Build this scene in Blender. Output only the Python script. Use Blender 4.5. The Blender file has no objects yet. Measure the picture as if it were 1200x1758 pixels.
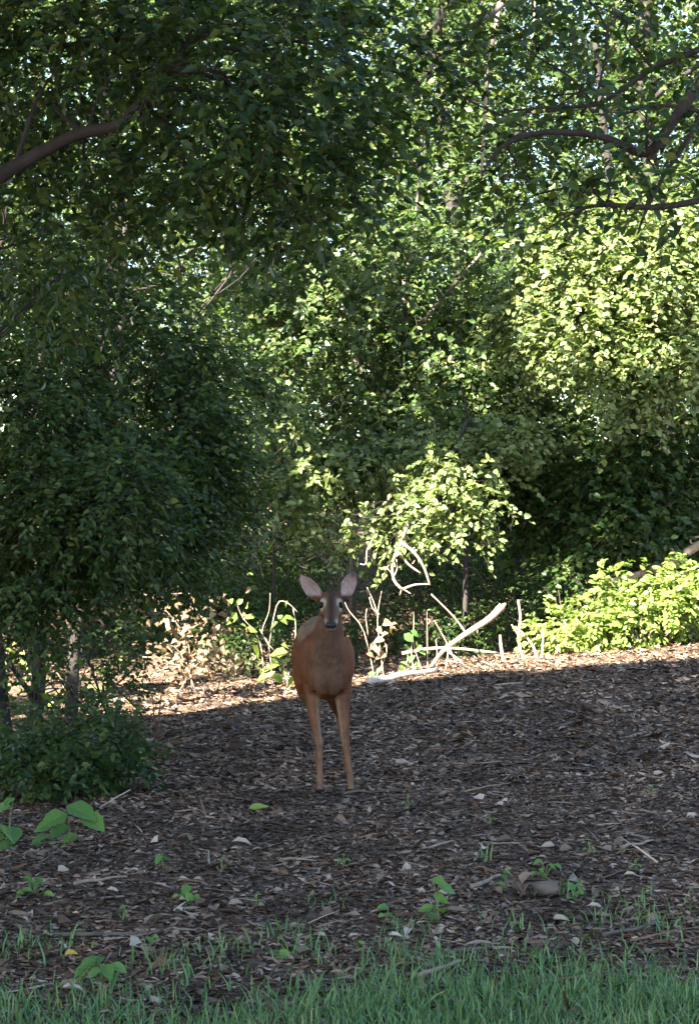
import bpy, bmesh, math, random
import numpy as np
from mathutils import Vector, Matrix, noise as mnoise

random.seed(7)
rng = np.random.default_rng(7)
scene = bpy.context.scene
col = scene.collection

# ------------------------------------------------------------------ camera, sky, sun, exposure
CAM_Z = 1.6
F = 3600.0                      # focal length in pixels of the 1200 x 1758 photograph
cam_data = bpy.data.cameras.new('camera')
cam = bpy.data.objects.new('camera', cam_data); col.objects.link(cam)
cam.location = (0, 0, CAM_Z); cam.rotation_euler = (math.radians(90), 0, 0)
cam_data.sensor_fit = 'VERTICAL'; cam_data.sensor_height = 24.0
cam_data.lens = 24.0 * F / 1758.0
cam_data.clip_start = 0.05; cam_data.clip_end = 1000
scene.camera = cam

SUN = Vector((-0.45, -0.62, 0.60)).normalized()          # towards the sun
world = bpy.data.worlds.new('World'); scene.world = world; world.use_nodes = True
wn = world.node_tree.nodes; wl = world.node_tree.links
bg = wn.get('Background') or wn.new('ShaderNodeBackground')
sky = wn.new('ShaderNodeTexSky'); sky.sky_type = 'NISHITA'; sky.sun_disc = False
sky.sun_elevation = math.asin(SUN.z); sky.sun_rotation = math.atan2(SUN.x, SUN.y)
wl.new(sky.outputs['Color'], bg.inputs['Color']); bg.inputs['Strength'].default_value = 0.05
ld = bpy.data.lights.new('sun', 'SUN'); ld.energy = 5.0; ld.angle = math.radians(0.6); ld.color = (1.0, 0.90, 0.74)
sun = bpy.data.objects.new('sun', ld); col.objects.link(sun)
sun.rotation_euler = SUN.to_track_quat('Z', 'Y').to_euler(); sun.location = (-8, -10, 14)
scene.view_settings.view_transform = 'Standard'; scene.view_settings.look = 'None'
scene.view_settings.exposure = 3.62; scene.view_settings.gamma = 1.0
scene.view_settings.use_curve_mapping = False
scene.render.engine = 'CYCLES'
scene.cycles.max_bounces = 6; scene.cycles.diffuse_bounces = 4; scene.cycles.transmission_bounces = 4
scene.cycles.use_denoising = True
scene.cycles.sample_clamp_indirect = 4.0

# ------------------------------------------------------------------ places
def sstep(a, b, t):
    t = np.clip((t - a) / (b - a), 0, 1); return t * t * (3 - 2 * t)

def wav(x, y, f, s=0.0):
    return (np.sin(x * f + 1.3 + s) * np.cos(y * f * 1.13 - 0.7 + s) + 0.6 * np.sin(x * f * 2.1 - y * f * 1.7 + 2.1 + s)) / 1.6

def height(x, y):
    x = np.asarray(x, float); y = np.asarray(y, float)
    xs = 6.0 * np.tanh((x + 1.2) / 6.0)
    h = sstep(8, 19, y) * 0.10 * xs * (1 - 0.6 * sstep(22, 34, y))
    h = h - 0.40 * sstep(19.8, 23.5, y) + 1.7 * sstep(25, 48, y) + 2.5 * sstep(45, 110, y)
    h = h + 0.018 * wav(x, y, 2.3) + 0.012 * wav(x, y, 5.1, 1.0) + 0.03 * wav(x, y, 0.7) * sstep(12, 16, y)
    return h

def at(px, py, d):
    return Vector(((px - 600) / F * d, d, CAM_Z - (py - 879) / F * d))

def ground(x, y): return Vector((x, y, float(height(x, y))))

def on_ground(px, py):
    d = 4.0
    while d < 120:
        p = at(px, py, d)
        if p.z < float(height(p.x, p.y)): break
        d += 0.02
    return ground(p.x, p.y)

# ------------------------------------------------------------------ materials
def new_mat(name):
    m = bpy.data.materials.new(name); m.use_nodes = True
    nt = m.node_tree
    return m, nt.nodes, nt.links, nt.nodes['Principled BSDF'], nt.nodes['Material Output']

def ramp(nodes, stops, interp='LINEAR'):
    r = nodes.new('ShaderNodeValToRGB'); e = r.color_ramp.elements; r.color_ramp.interpolation = interp
    while len(e) < len(stops): e.new(0.5)
    for k, (p, c) in enumerate(stops):
        e[k].position = p; e[k].color = (*c, 1)
    return r

def leaf_mat(name, stops, transl=0.35, rough=0.42, obj_random=False, tl_gain=1.6, patches=0.0):
    m, n, l, b, out = new_mat(name)
    if obj_random:
        src = n.new('ShaderNodeObjectInfo').outputs['Random']
    else:
        src = n.new('ShaderNodeNewGeometry').outputs['Random Per Island']
    r = ramp(n, stops); l.new(src, r.inputs['Fac'])
    tc = n.new('ShaderNodeTexCoord'); nz = n.new('ShaderNodeTexNoise'); nz.inputs['Scale'].default_value = 28; nz.inputs['Detail'].default_value = 3
    l.new(tc.outputs['Object'], nz.inputs['Vector'])
    mx = n.new('ShaderNodeMix'); mx.data_type = 'RGBA'; mx.blend_type = 'MULTIPLY'; mx.inputs['Factor'].default_value = 0.55
    r2 = ramp(n, [(0.3, (0.55, 0.55, 0.5)), (0.7, (1.15, 1.15, 1.1))]); l.new(nz.outputs['Fac'], r2.inputs['Fac'])
    l.new(r.outputs['Color'], mx.inputs['A']); l.new(r2.outputs['Color'], mx.inputs['B'])
    c = mx.outputs['Result']
    if patches:
        n3 = n.new('ShaderNodeTexNoise'); n3.inputs['Scale'].default_value = patches; n3.inputs['Detail'].default_value = 4; l.new(tc.outputs['Object'], n3.inputs['Vector'])
        r3 = ramp(n, [(0.36, (0.52, 0.50, 0.50)), (0.52, (1.0, 0.96, 0.93)), (0.68, (1.40, 1.28, 1.22))]); l.new(n3.outputs['Fac'], r3.inputs['Fac'])
        m3 = n.new('ShaderNodeMix'); m3.data_type = 'RGBA'; m3.blend_type = 'MULTIPLY'; m3.inputs['Factor'].default_value = 1.0
        l.new(c, m3.inputs['A']); l.new(r3.outputs['Color'], m3.inputs['B']); c = m3.outputs['Result']
    l.new(c, b.inputs['Base Color']); b.inputs['Roughness'].default_value = rough
    b.inputs['Specular IOR Level'].default_value = 0.28
    if transl > 0:
        t = n.new('ShaderNodeBsdfTranslucent'); g = n.new('ShaderNodeMix'); g.data_type = 'RGBA'; g.blend_type = 'MULTIPLY'
        g.inputs['Factor'].default_value = 1.0; g.inputs['B'].default_value = (tl_gain, tl_gain * 1.05, tl_gain * 0.35, 1)
        l.new(c, g.inputs['A']); l.new(g.outputs['Result'], t.inputs['Color'])
        s = n.new('ShaderNodeMixShader'); s.inputs['Fac'].default_value = transl
        l.new(b.outputs['BSDF'], s.inputs[1]); l.new(t.outputs['BSDF'], s.inputs[2]); l.new(s.outputs['Shader'], out.inputs['Surface'])
    return m

def bark_mat(name, dark, light, scale=14, bump=0.6):
    m, n, l, b, out = new_mat(name)
    tc = n.new('ShaderNodeTexCoord'); mp = n.new('ShaderNodeMapping'); mp.inputs['Scale'].default_value = (1, 1, 0.25)
    l.new(tc.outputs['Object'], mp.inputs['Vector'])
    nz = n.new('ShaderNodeTexNoise'); nz.inputs['Scale'].default_value = scale; nz.inputs['Detail'].default_value = 6; nz.inputs['Roughness'].default_value = 0.65
    l.new(mp.outputs['Vector'], nz.inputs['Vector'])
    r = ramp(n, [(0.32, dark), (0.68, light)]); l.new(nz.outputs['Fac'], r.inputs['Fac'])
    l.new(r.outputs['Color'], b.inputs['Base Color']); b.inputs['Roughness'].default_value = 0.9
    bp = n.new('ShaderNodeBump'); bp.inputs['Strength'].default_value = bump; bp.inputs['Distance'].default_value = 0.02
    l.new(nz.outputs['Fac'], bp.inputs['Height']); l.new(bp.outputs['Normal'], b.inputs['Normal'])
    return m

M = {}
G1 = [(0.0, (0.014, 0.038, 0.013)), (0.45, (0.032, 0.068, 0.018)), (0.85, (0.054, 0.096, 0.024)), (1.0, (0.10, 0.125, 0.03))]  # darker greens for shaded foliage, shade put into the colour
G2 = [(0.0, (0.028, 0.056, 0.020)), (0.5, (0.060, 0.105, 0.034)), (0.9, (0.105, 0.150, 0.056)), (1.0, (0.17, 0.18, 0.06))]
G3 = [(0.0, (0.062, 0.100, 0.034)), (0.5, (0.130, 0.182, 0.070)), (1.0, (0.225, 0.265, 0.112))]  # paler greens for sunlit foliage, sunlight put into the colour
M['leaf_shaded'] = leaf_mat('leaf_shaded', G1, 0.33, 0.40)
M['leaf_mid'] = leaf_mat('leaf_mid', G2, 0.33, 0.38)
M['leaf_lit'] = leaf_mat('leaf_lit', G3, 0.35, 0.40)
M['leaf_part'] = leaf_mat('leaf_part', G1, 0.33, 0.40, True)
M['leaf_part_lit'] = leaf_mat('leaf_part_lit', G3, 0.35, 0.40, True)
G4 = [(0, (0.09, 0.15, 0.035)), (0.5, (0.16, 0.235, 0.055)), (1, (0.25, 0.30, 0.085))]  # yellow-green for sunlit bush and weeds, strong sun put into the colour
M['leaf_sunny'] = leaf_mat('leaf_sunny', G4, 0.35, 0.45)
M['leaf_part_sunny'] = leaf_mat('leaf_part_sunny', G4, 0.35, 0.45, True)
M['leaf_weed'] = leaf_mat('leaf_weed', [(0, (0.07, 0.16, 0.05)), (0.5, (0.11, 0.23, 0.07)), (1, (0.16, 0.27, 0.08))], 0.35, 0.5, True)
M['leaf_dead'] = leaf_mat('leaf_dead', [(0, (0.13, 0.085, 0.055)), (0.5, (0.24, 0.17, 0.115)), (1, (0.36, 0.28, 0.20))], 0.25, 0.8, True, 1.2)
M['litter'] = leaf_mat('litter', [(0, (0.050, 0.032, 0.022)), (0.3, (0.105, 0.067, 0.045)), (0.55, (0.165, 0.110, 0.078)), (0.75, (0.225, 0.168, 0.130)), (0.92, (0.30, 0.245, 0.20)), (1, (0.42, 0.36, 0.31))], 0.0, 0.85, patches=1.7)
M['litter_part'] = leaf_mat('litter_part', [(0, (0.10, 0.065, 0.045)), (0.5, (0.17, 0.12, 0.09)), (1, (0.27, 0.21, 0.165))], 0.0, 0.8, True)
M['leaf_pale'] = leaf_mat('leaf_pale', [(0, (0.36, 0.31, 0.25)), (1, (0.46, 0.41, 0.36))], 0.1, 0.8, True, 1.0)
M['leaf_yellow'] = leaf_mat('leaf_yellow', [(0, (0.55, 0.36, 0.06)), (1, (0.62, 0.44, 0.10))], 0.2, 0.6, True, 1.0)
M['leaf_lime'] = leaf_mat('leaf_lime', [(0, (0.23, 0.33, 0.06)), (1, (0.27, 0.36, 0.08))], 0.2, 0.6, True, 1.0)
M['grass'] = leaf_mat('grass', [(0, (0.055, 0.13, 0.060)), (0.5, (0.11, 0.215, 0.100)), (0.9, (0.18, 0.28, 0.13)), (1, (0.25, 0.28, 0.12))], 0.3, 0.45)
M['bark_dark'] = bark_mat('bark_dark', (0.010, 0.008, 0.008), (0.034, 0.027, 0.025))
M['bark_grey'] = bark_mat('bark_grey', (0.05, 0.042, 0.036), (0.15, 0.125, 0.105))
M['bark_pale'] = bark_mat('bark_pale', (0.16, 0.12, 0.09), (0.34, 0.27, 0.20), 22)
M['wood_bare'] = bark_mat('wood_bare', (0.20, 0.13, 0.09), (0.46, 0.36, 0.27), 30, 0.4)
M['bark_white'] = bark_mat('bark_white', (0.30, 0.25, 0.20), (0.62, 0.56, 0.48), 18, 0.3)
M['twig'] = bark_mat('twig', (0.03, 0.022, 0.016), (0.08, 0.06, 0.045), 20)
M['stem_red'] = bark_mat('stem_red', (0.05, 0.025, 0.02), (0.13, 0.06, 0.045), 30)
M['stem_green'] = bark_mat('stem_green', (0.09, 0.13, 0.04), (0.20, 0.22, 0.09), 30, 0.2)

def ground_mat():
    m, n, l, b, out = new_mat('soil')
    tc = n.new('ShaderNodeTexCoord')
    v = n.new('ShaderNodeTexVoronoi'); v.inputs['Scale'].default_value = 34; l.new(tc.outputs['Object'], v.inputs['Vector'])
    nz = n.new('ShaderNodeTexNoise'); nz.inputs['Scale'].default_value = 3.0; nz.inputs['Detail'].default_value = 8; l.new(tc.outputs['Object'], nz.inputs['Vector'])
    sp = n.new('ShaderNodeSeparateColor'); l.new(v.outputs['Color'], sp.inputs['Color'])
    r = ramp(n, [(0.0, (0.030, 0.020, 0.014)), (0.5, (0.075, 0.050, 0.035)), (0.85, (0.13, 0.095, 0.07)), (1.0, (0.22, 0.17, 0.13))])
    l.new(sp.outputs['Red'], r.inputs['Fac'])
    mx = n.new('ShaderNodeMix'); mx.data_type = 'RGBA'; mx.blend_type = 'MULTIPLY'; mx.inputs['Factor'].default_value = 0.6
    r2 = ramp(n, [(0.35, (0.55, 0.5, 0.48)), (0.65, (1.2, 1.15, 1.1))]); l.new(nz.outputs['Fac'], r2.inputs['Fac'])
    l.new(r.outputs['Color'], mx.inputs['A']); l.new(r2.outputs['Color'], mx.inputs['B'])
    l.new(mx.outputs['Result'], b.inputs['Base Color']); b.inputs['Roughness'].default_value = 0.95
    b.inputs['Specular IOR Level'].default_value = 0.2
    bp = n.new('ShaderNodeBump'); bp.inputs['Strength'].default_value = 0.8; bp.inputs['Distance'].default_value = 0.02
    l.new(v.outputs['Distance'], bp.inputs['Height']); l.new(bp.outputs['Normal'], b.inputs['Normal'])
    return m
M['soil'] = ground_mat()

# ------------------------------------------------------------------ object helpers
def link(name, mesh, mat=None, parent=None, smooth=False):
    o = bpy.data.objects.new(name, mesh); col.objects.link(o)
    if mat is not None and mesh is not None and not mesh.materials: mesh.materials.append(M[mat] if isinstance(mat, str) else mat)
    if parent is not None:
        o.parent = parent
    if smooth and mesh is not None:
        mesh.polygons.foreach_set('use_smooth', np.ones(len(mesh.polygons), bool))
    return o

def tag(o, label=None, cat=None, group=None, kind=None):
    if label: o['label'] = label
    if cat: o['category'] = cat
    if group: o['group'] = group
    if kind: o['kind'] = kind
    return o

def empty(name, loc, label, cat, group=None):
    o = bpy.data.objects.new(name, None); col.objects.link(o); o.location = loc; o.empty_display_size = 0.1
    return tag(o, label, cat, group)

def mesh_from(name, V, faces_by_template=None, nper=None, faces=None):
    """V (n,k,3) vertex blocks with one face template repeated, or plain V (m,3) with a face list."""
    me = bpy.data.meshes.new(name)
    if faces is not None:
        me.from_pydata([tuple(v) for v in V], [], faces); me.update(); return me
    n, k = V.shape[0], V.shape[1]
    V = V.reshape(-1, 3)
    me.vertices.add(len(V)); me.vertices.foreach_set('co', V.astype(np.float32).ravel())
    sizes = np.array([len(f) for f in faces_by_template]); flat = np.concatenate([np.array(f) for f in faces_by_template])
    loops = (flat[None, :] + (np.arange(n) * k)[:, None]).ravel()
    starts = (np.concatenate([[0], np.cumsum(sizes)[:-1]])[None, :] + (np.arange(n) * sizes.sum())[:, None]).ravel()
    me.loops.add(len(loops)); me.loops.foreach_set('vertex_index', loops.astype(np.int32))
    me.polygons.add(len(starts)); me.polygons.foreach_set('loop_start', starts.astype(np.int32))
    try: me.polygons.foreach_set('loop_total', np.tile(sizes, n).astype(np.int32))
    except Exception: pass
    me.update(calc_edges=True); me.validate()
    return me

def unit(a):
    return a / np.maximum(np.linalg.norm(a, axis=-1, keepdims=True), 1e-9)

LEAF_FINE = (np.array([[0, 0, 0], [.26, -.45, .10], [.26, .45, .10], [.60, -.40, .07], [.60, .40, .07], [1, 0, -.10], [.28, 0, 0], [.62, 0, -.02]]),
             [(0, 6, 1), (1, 6, 7, 3), (3, 7, 5), (0, 2, 6), (2, 4, 7, 6), (4, 5, 7)])
LEAF_MED = (np.array([[0, 0, 0], [.30, -.48, .10], [.70, -.36, .06], [1, 0, -.08], [.70, .36, .06], [.30, .48, .10]]),
            [(0, 3, 2, 1), (0, 5, 4, 3)])
LEAF_LOW = (np.array([[0, 0, 0], [.42, -.5, .10], [1, 0, -.05], [.42, .5, .10]]), [(0, 2, 1), (0, 3, 2)])

def leaf_verts(P, A, N, L, W, tpl):
    A = unit(A); S = unit(np.cross(N, A)); N = np.cross(A, S)
    t = tpl[0]
    return (P[:, None, :] + t[None, :, 0:1] * (L[:, None, None] * A[:, None, :]) + t[None, :, 1:2] * (W[:, None, None] * S[:, None, :])
            + t[None, :, 2:3] * (L[:, None, None] * N[:, None, :]))

def unit_leaf_mesh(name, tpl, w, mat):
    t = tpl[0].copy(); t[:, 1] *= w
    me = mesh_from(name, t, faces=tpl[1]); me.materials.append(M[mat]); return me

def leaf_matrix(p, a, n, L):
    a = Vector(a).normalized(); s = Vector(n).cross(a)
    if s.length < 1e-4: s = Vector((1, 0, 0)).cross(a)
    s.normalize(); n2 = a.cross(s)
    m = Matrix((a * L, s * L, n2 * L)).transposed().to_4x4(); m.translation = Vector(p); return m

def add_leaf(mesh, p, a, n, L, parent, name='leaf'):
    o = bpy.data.objects.new(name, mesh); col.objects.link(o); o.parent = parent
    o.matrix_basis = Matrix.Translation(-parent.location) @ leaf_matrix(p, a, n, L)
    return o

def smooth_path(pts, sub=4):
    """pts: list of (Vector, radius) -> Catmull-Rom"""
    P = [Vector(p) for p, r in pts]; R = [r for p, r in pts]
    out = []
    for i in range(len(P) - 1):
        p0, p1, p2, p3 = P[max(i - 1, 0)], P[i], P[i + 1], P[min(i + 2, len(P) - 1)]
        for k in range(sub):
            t = k / sub
            q = 0.5 * ((2 * p1) + (p2 - p0) * t + (2 * p0 - 5 * p1 + 4 * p2 - p3) * t * t + (3 * p1 - p0 - 3 * p2 + p3) * t ** 3)
            out.append((q, R[i] + (R[i + 1] - R[i]) * t))
    out.append((P[-1], R[-1]))
    return out

def tube_geo(pts, V, Fc, sides=7, sub=4, wob=0.0):
    path = smooth_path(pts, sub) if sub > 1 else [(Vector(p), r) for p, r in pts]
    base = len(V); n = len(path)
    d0 = (path[1][0] - path[0][0]).normalized()
    ref = Vector((0, 0, 1)) if abs(d0.z) < 0.9 else Vector((1, 0, 0))
    u = d0.cross(ref).normalized()
    for i, (p, r) in enumerate(path):
        d = (path[min(i + 1, n - 1)][0] - path[max(i - 1, 0)][0])
        d = d.normalized() if d.length > 1e-7 else d0
        u = (u - d * u.dot(d)).normalized(); w = d.cross(u)
        for k in range(sides):
            a = 2 * math.pi * k / sides
            rr = r * (1 + (random.uniform(-wob, wob) if wob else 0))
            V.append(p + (u * math.cos(a) + w * math.sin(a)) * rr)
    for i in range(n - 1):
        for k in range(sides):
            a = base + i * sides + k; b = base + i * sides + (k + 1) % sides
            Fc.append((a, b, b + sides, a + sides))
    Fc.append(tuple(base + k for k in range(sides))[::-1]); Fc.append(tuple(base + (n - 1) * sides + k for k in range(sides)))

def tube(name, pts, mat, parent=None, sides=7, sub=4, wob=0.06):
    V, Fc = [], []; tube_geo(pts, V, Fc, sides, sub, wob)
    return link(name, mesh_from(name, V, faces=Fc), mat, parent, True)

def tubes(name, paths, mat, parent=None, sides=5, sub=3, wob=0.05):
    V, Fc = [], []
    for p in paths: tube_geo(p, V, Fc, sides, sub, wob)
    return link(name, mesh_from(name, V, faces=Fc), mat, parent, True)

# ------------------------------------------------------------------ foliage
S_np = np.array(SUN)
FLECKS = []           # (point, radius): leaves on the sun's path are cut to light these places
def fleck(px, py, d, r, t=2.0): FLECKS.append((np.array(at(px, py, d)), r, t))

def keep_gaps(P, tmin=2.0):
    k = np.ones(len(P), bool)
    for q, r, tq in FLECKS:
        v = P - q; t = v @ S_np
        dist = np.linalg.norm(v - t[:, None] * S_np, axis=1)
        k &= ~((t > min(tmin, tq)) & (dist < r))
    return k

def blob_noise(P, f, s):
    x, y, z = P[:, 0] * f + s, P[:, 1] * f + 1.7 * s, P[:, 2] * f - s
    return (np.sin(x + 1.1 * np.sin(z * 0.9)) * np.sin(y * 1.1 + 0.8 * np.sin(x * 1.3)) + np.sin(z * 1.2 + np.sin(y)) * np.sin(x * 0.7 + 1.9) +
            0.7 * np.sin(2.3 * x + 1.1 * y) * np.sin(2.1 * z - 0.6 * y)) / 2.2

def sample_mass(m):
    """(cx, cy, depth, rx_px, ry_px, r_depth, n) -> origins and outward directions"""
    if m[0] == 'w':
        c, R, n = np.array(m[1]), np.array(m[2]), m[3]
        u = unit(rng.normal(size=(n, 3))); return c + u * (rng.random(n) ** 0.42)[:, None] * R, u
    cx, cy, d, rx, ry, rd, n = m[:7]
    c = np.array(at(cx, cy, d)); R = np.array([rx / F * d, rd, ry / F * d])
    u = unit(rng.normal(size=(n, 3))); rad = rng.random(n) ** 0.42
    return c + u * rad[:, None] * R, u

def sprays(O, U, length=0.34, k=9, leaf=0.062, ratio=0.55, droop=0.35, up=1.0, spread=0.55):
    n = len(O)
    D = U * np.array([1, 1, 0.55]) + rng.normal(size=(n, 3)) * spread + np.array([0, 0, -0.18])
    D = unit(D); Ls = length * rng.uniform(0.6, 1.3, n)
    t = (np.arange(k) + 0.6) / k
    t = np.clip(t[None, :] + rng.normal(size=(n, k)) * 0.04, 0.05, 1.05)
    P = O[:, None, :] + D[:, None, :] * (Ls[:, None] * t)[..., None]
    P[..., 2] -= droop * Ls[:, None] * t ** 2
    side = unit(np.cross(D, np.array([0, 0, 1.0])) + 1e-6)
    sgn = np.where(np.arange(k) % 2 == 0, 1.0, -1.0)[None, :, None]
    A = 0.55 * D[:, None, :] + sgn * 0.8 * side[:, None, :] + rng.normal(size=(n, k, 3)) * 0.32 + np.array([0, 0, -0.30])
    A = unit(A)
    N = np.array([-0.22, -0.48, up * 0.85]) + rng.normal(size=(n, k, 3)) * 0.55
    L = leaf * rng.uniform(0.62, 1.25, (n, k))
    twigs = (O, O + D * (Ls * 0.55)[:, None] - np.array([0, 0, 1]) * (droop * Ls * 0.3)[:, None], O + D * Ls[:, None] - np.array([0, 0, 1]) * (droop * Ls)[:, None])
    return P.reshape(-1, 3), A.reshape(-1, 3), N.reshape(-1, 3), L.ravel(), L.ravel() * ratio * rng.uniform(0.85, 1.15, n * k), twigs

def twig_mesh(name, tw, r=0.003):
    a, b, c = tw
    rings = []
    for p, rr in ((a, r), (b, r * 0.7), (c, r * 0.35)):
        for k in range(3):
            an = 2.094 * k
            rings.append(p + np.array([math.cos(an), math.sin(an) * 0.7, math.sin(an) * 0.7]) * rr)
    V = np.stack(rings, 1)
    return mesh_from(name, V, [(0, 1, 4, 3), (1, 2, 5, 4), (2, 0, 3, 5), (3, 4, 7, 6), (4, 5, 8, 7), (5, 3, 6, 8)])

def foliage(parent, masses, mat, tpl=LEAF_MED, clump=(3.0, -0.15), gaps=True, twig_r=0.003, parts=0, part_mat=None, part_name='leaf', extra_keep=None, name='crown', twig_mat='twig', **kw):
    O, U = [], []
    for m in masses:
        o, u = sample_mass(m); O.append(o); U.append(u)
    O = np.concatenate(O); U = np.concatenate(U)
    if clump:
        k = blob_noise(O, clump[0], random.uniform(0, 50)) + 0.35 * rng.random(len(O)) > clump[1]
        O, U = O[k], U[k]
    k = O[:, 2] > height(O[:, 0], O[:, 1]) + 0.10
    if gaps: k &= keep_gaps(O)
    if extra_keep is not None: k &= extra_keep(O)
    O, U = O[k], U[k]
    P, A, N, L, W, tw = sprays(O, U, **kw)
    k = P[:, 2] > height(P[:, 0], P[:, 1]) + 0.03
    if gaps: k &= keep_gaps(P, 1.6)
    P, A, N, L, W = P[k], A[k], N[k], L[k], W[k]
    loc = np.array(parent.location)
    if parts:
        px = 600 + P[:, 0] / P[:, 1] * F; py = 879 - (P[:, 2] - CAM_Z) / P[:, 1] * F
        vis = (px > 0) & (px < 1200) & (py > 0) & (py < 1758)
        # the ones that show largest: near, and facing the camera
        nn = unit(N); face = np.abs((nn * unit(P - np.array([0, 0, CAM_Z]))).sum(1))
        score = np.where(vis, L / P[:, 1] * (0.5 + face), -1)
        order = np.argsort(-score)[:parts]
        lm = unit_leaf_mesh('leaf_blade', LEAF_FINE, kw.get('ratio', 0.55), part_mat)
        for i in order:
            if score[i] > 0: add_leaf(lm, P[i], A[i], N[i], L[i], parent, part_name)
        mask = np.ones(len(P), bool); mask[order] = False
        P, A, N, L, W = P[mask], A[mask], N[mask], L[mask], W[mask]
    V = leaf_verts(P - loc, A, N, L, W, tpl)
    o = bpy.data.objects.new(name, mesh_from(name, V, tpl[1])); col.objects.link(o); o.parent = parent; o.data.materials.append(M[mat]); tag(o, kind='stuff')
    if twig_r:
        t = bpy.data.objects.new('twigs', twig_mesh('twigs', [x - loc for x in tw], twig_r)); col.objects.link(t); t.parent = parent; t.data.materials.append(M[twig_mat]); tag(t, kind='stuff')
    return o

def wander(a, b, n=4, amp=0.06, sag=0.0):
    a, b = Vector(a), Vector(b); d = (b - a).length
    pts = []
    for i in range(n + 1):
        t = i / n
        p = a.lerp(b, t)
        if 0 < i < n: p += Vector((random.gauss(0, amp), random.gauss(0, amp), random.gauss(0, amp * 0.7))) * d
        p.z += sag * d * math.sin(math.pi * t)
        pts.append(p)
    return pts

def branch(parent, a, b, r0, r1, mat='bark_dark', name='branch', n=4, amp=0.05, sag=0.08, sides=6):
    pts = wander(a, b, n, amp, sag)
    rs = [r0 + (r1 - r0) * i / n for i in range(n + 1)]
    loc = parent.location
    o = tube(name, [(p - loc, r) for p, r in zip(pts, rs)], mat, None, sides, 3)
    o.parent = parent
    return pts

def limb(parent, pts, mat='bark_dark', name='limb', sides=8, sub=4):
    loc = parent.location
    o = tube(name, [(Vector(p) - loc, r) for p, r in pts], mat, None, sides, sub); o.parent = parent
    return o

def auto_branches(parent, trunk_pts, masses, mat, r=0.03, name='branch', hang=0.10):
    """one branch from the trunk's nearest lower point to every mass, with forks inside it"""
    for m in masses:
        c = at(m[0], m[1], m[2])
        best = min(trunk_pts, key=lambda p: (p - (c + Vector((0, 0, -0.45 * (c - p).length)))).length)
        pts = branch(parent, best, c, r, r * 0.35, mat, name, 4, 0.05, hang)
        R = Vector((m[3] / F * m[2], m[5], m[4] / F * m[2]))
        for _ in range(4):
            e = c + Vector((random.uniform(-.8, .8) * R.x, random.uniform(-.8, .8) * R.y, random.uniform(-.7, .8) * R.z))
            branch(parent, pts[random.choice((2, 3, 4))], e, r * 0.35, r * 0.12, mat, 'branch', 3, 0.06, 0.05, 5)

def tree_trunk(parent, base, top, r0, r1, mat, bend=0.05, n=6):
    pts = wander(base, top, n, bend / n * 2)
    pts[0] = Vector(base) - Vector((0, 0, 0.15))
    rs = [r0 * 1.35] + [r0 + (r1 - r0) * i / n for i in range(1, n + 1)]
    limb(parent, list(zip(pts, rs)), mat, 'trunk', 10)
    return [pts[0].lerp(pts[1], .5)] + pts[1:]

# ================================================================== THE SETTING
def build_ground():
    ys = np.concatenate([np.linspace(-260, -12, 14), np.linspace(-8, 4, 13), np.arange(4.5, 24, 0.10), np.arange(24, 60, 0.8), np.linspace(62, 320, 18)])
    xs = np.concatenate([np.linspace(-300, -14, 14), np.linspace(-12, -5, 10), np.arange(-4.8, 5.0, 0.10), np.linspace(5.5, 12, 10), np.linspace(14, 300, 14)])
    X, Y = np.meshgrid(xs, ys); Z = height(X, Y)
    V = np.stack([X, Y, Z], -1).reshape(-1, 3)
    nx, ny = len(xs), len(ys)
    i = (np.arange(ny - 1)[:, None] * nx + np.arange(nx - 1)[None, :]).ravel()
    me = bpy.data.meshes.new('ground')
    me.vertices.add(len(V)); me.vertices.foreach_set('co', V.astype(np.float32).ravel())
    lo = np.stack([i, i + 1, i + 1 + nx, i + nx], 1).ravel().astype(np.int32)
    me.loops.add(len(lo)); me.loops.foreach_set('vertex_index', lo)
    me.polygons.add(len(i)); me.polygons.foreach_set('loop_start', (np.arange(len(i)) * 4).astype(np.int32))
    me.update(calc_edges=True); me.validate()
    return tag(link('ground', me, 'soil', None, True), kind='structure')
build_ground()

# leaves cut out along the sun's path: where the photograph shows direct sun
for a in ((740, 870, 19.8, .62), (650, 900, 19.8, .40), (840, 850, 19.8, .35), (480, 725, 20.4, .16), (540, 805, 20.4, .20), (430, 560, 22, .2),
          (1000, 560, 20.8, .75), (1120, 480, 20.8, .85), (1120, 620, 20.8, .55), (960, 450, 20.8, .4), (690, 520, 21, .22), (650, 420, 22, .4), (760, 330, 22, .5), (700, 130, 24, .7), (860, 80, 24, .6),
          (1080, 1050, 19.3, .65, .7), (1170, 1030, 19.4, .6, .7), (960, 1080, 19.3, .35, .6), (1010, 1080, 19.2, .35, .6), (470, 1090, 17.9, .5, .5), (400, 1060, 17.9, .4, .5), (480, 1150, 17.9, .45, .5), (300, 1090, 18.3, .55, .6), (380, 1100, 18.3, .5, .6), (660, 1090, 18.3, .4, .5), (700, 1110, 18.4, .4, .5), (880, 1080, 18.6, .45, .5), (800, 1100, 18.8, .4, .5), (560, 1190, 18, .5, .4), (420, 1188, 17.8, .55, .4), (300, 1190, 17.6, .5, .4), (680, 1165, 18.4, .5, .4), (240, 1190, 17.6, .35, .4), (800, 1145, 18.6, .4, .4), (900, 1140, 18.6, .35, .4), (1000, 1130, 18.6, .3, .4), (690, 975, 19.5, .35, 2.2),  (50, 1140, 18, .34, .5), (170, 1160, 18.2, .28, .5), (30, 1190, 17.6, .25, .5), (110, 1200, 17.6, .25, .5), (200, 1200, 17.6, .25, .5), (820, 600, 22, .2), (570, 560, 22, .15)):
    fleck(*a)
for _ in range(46): fleck(random.uniform(430, 930), random.uniform(360, 780), random.uniform(21.4, 22.6), random.uniform(.07, .20), 1.2)
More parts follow.
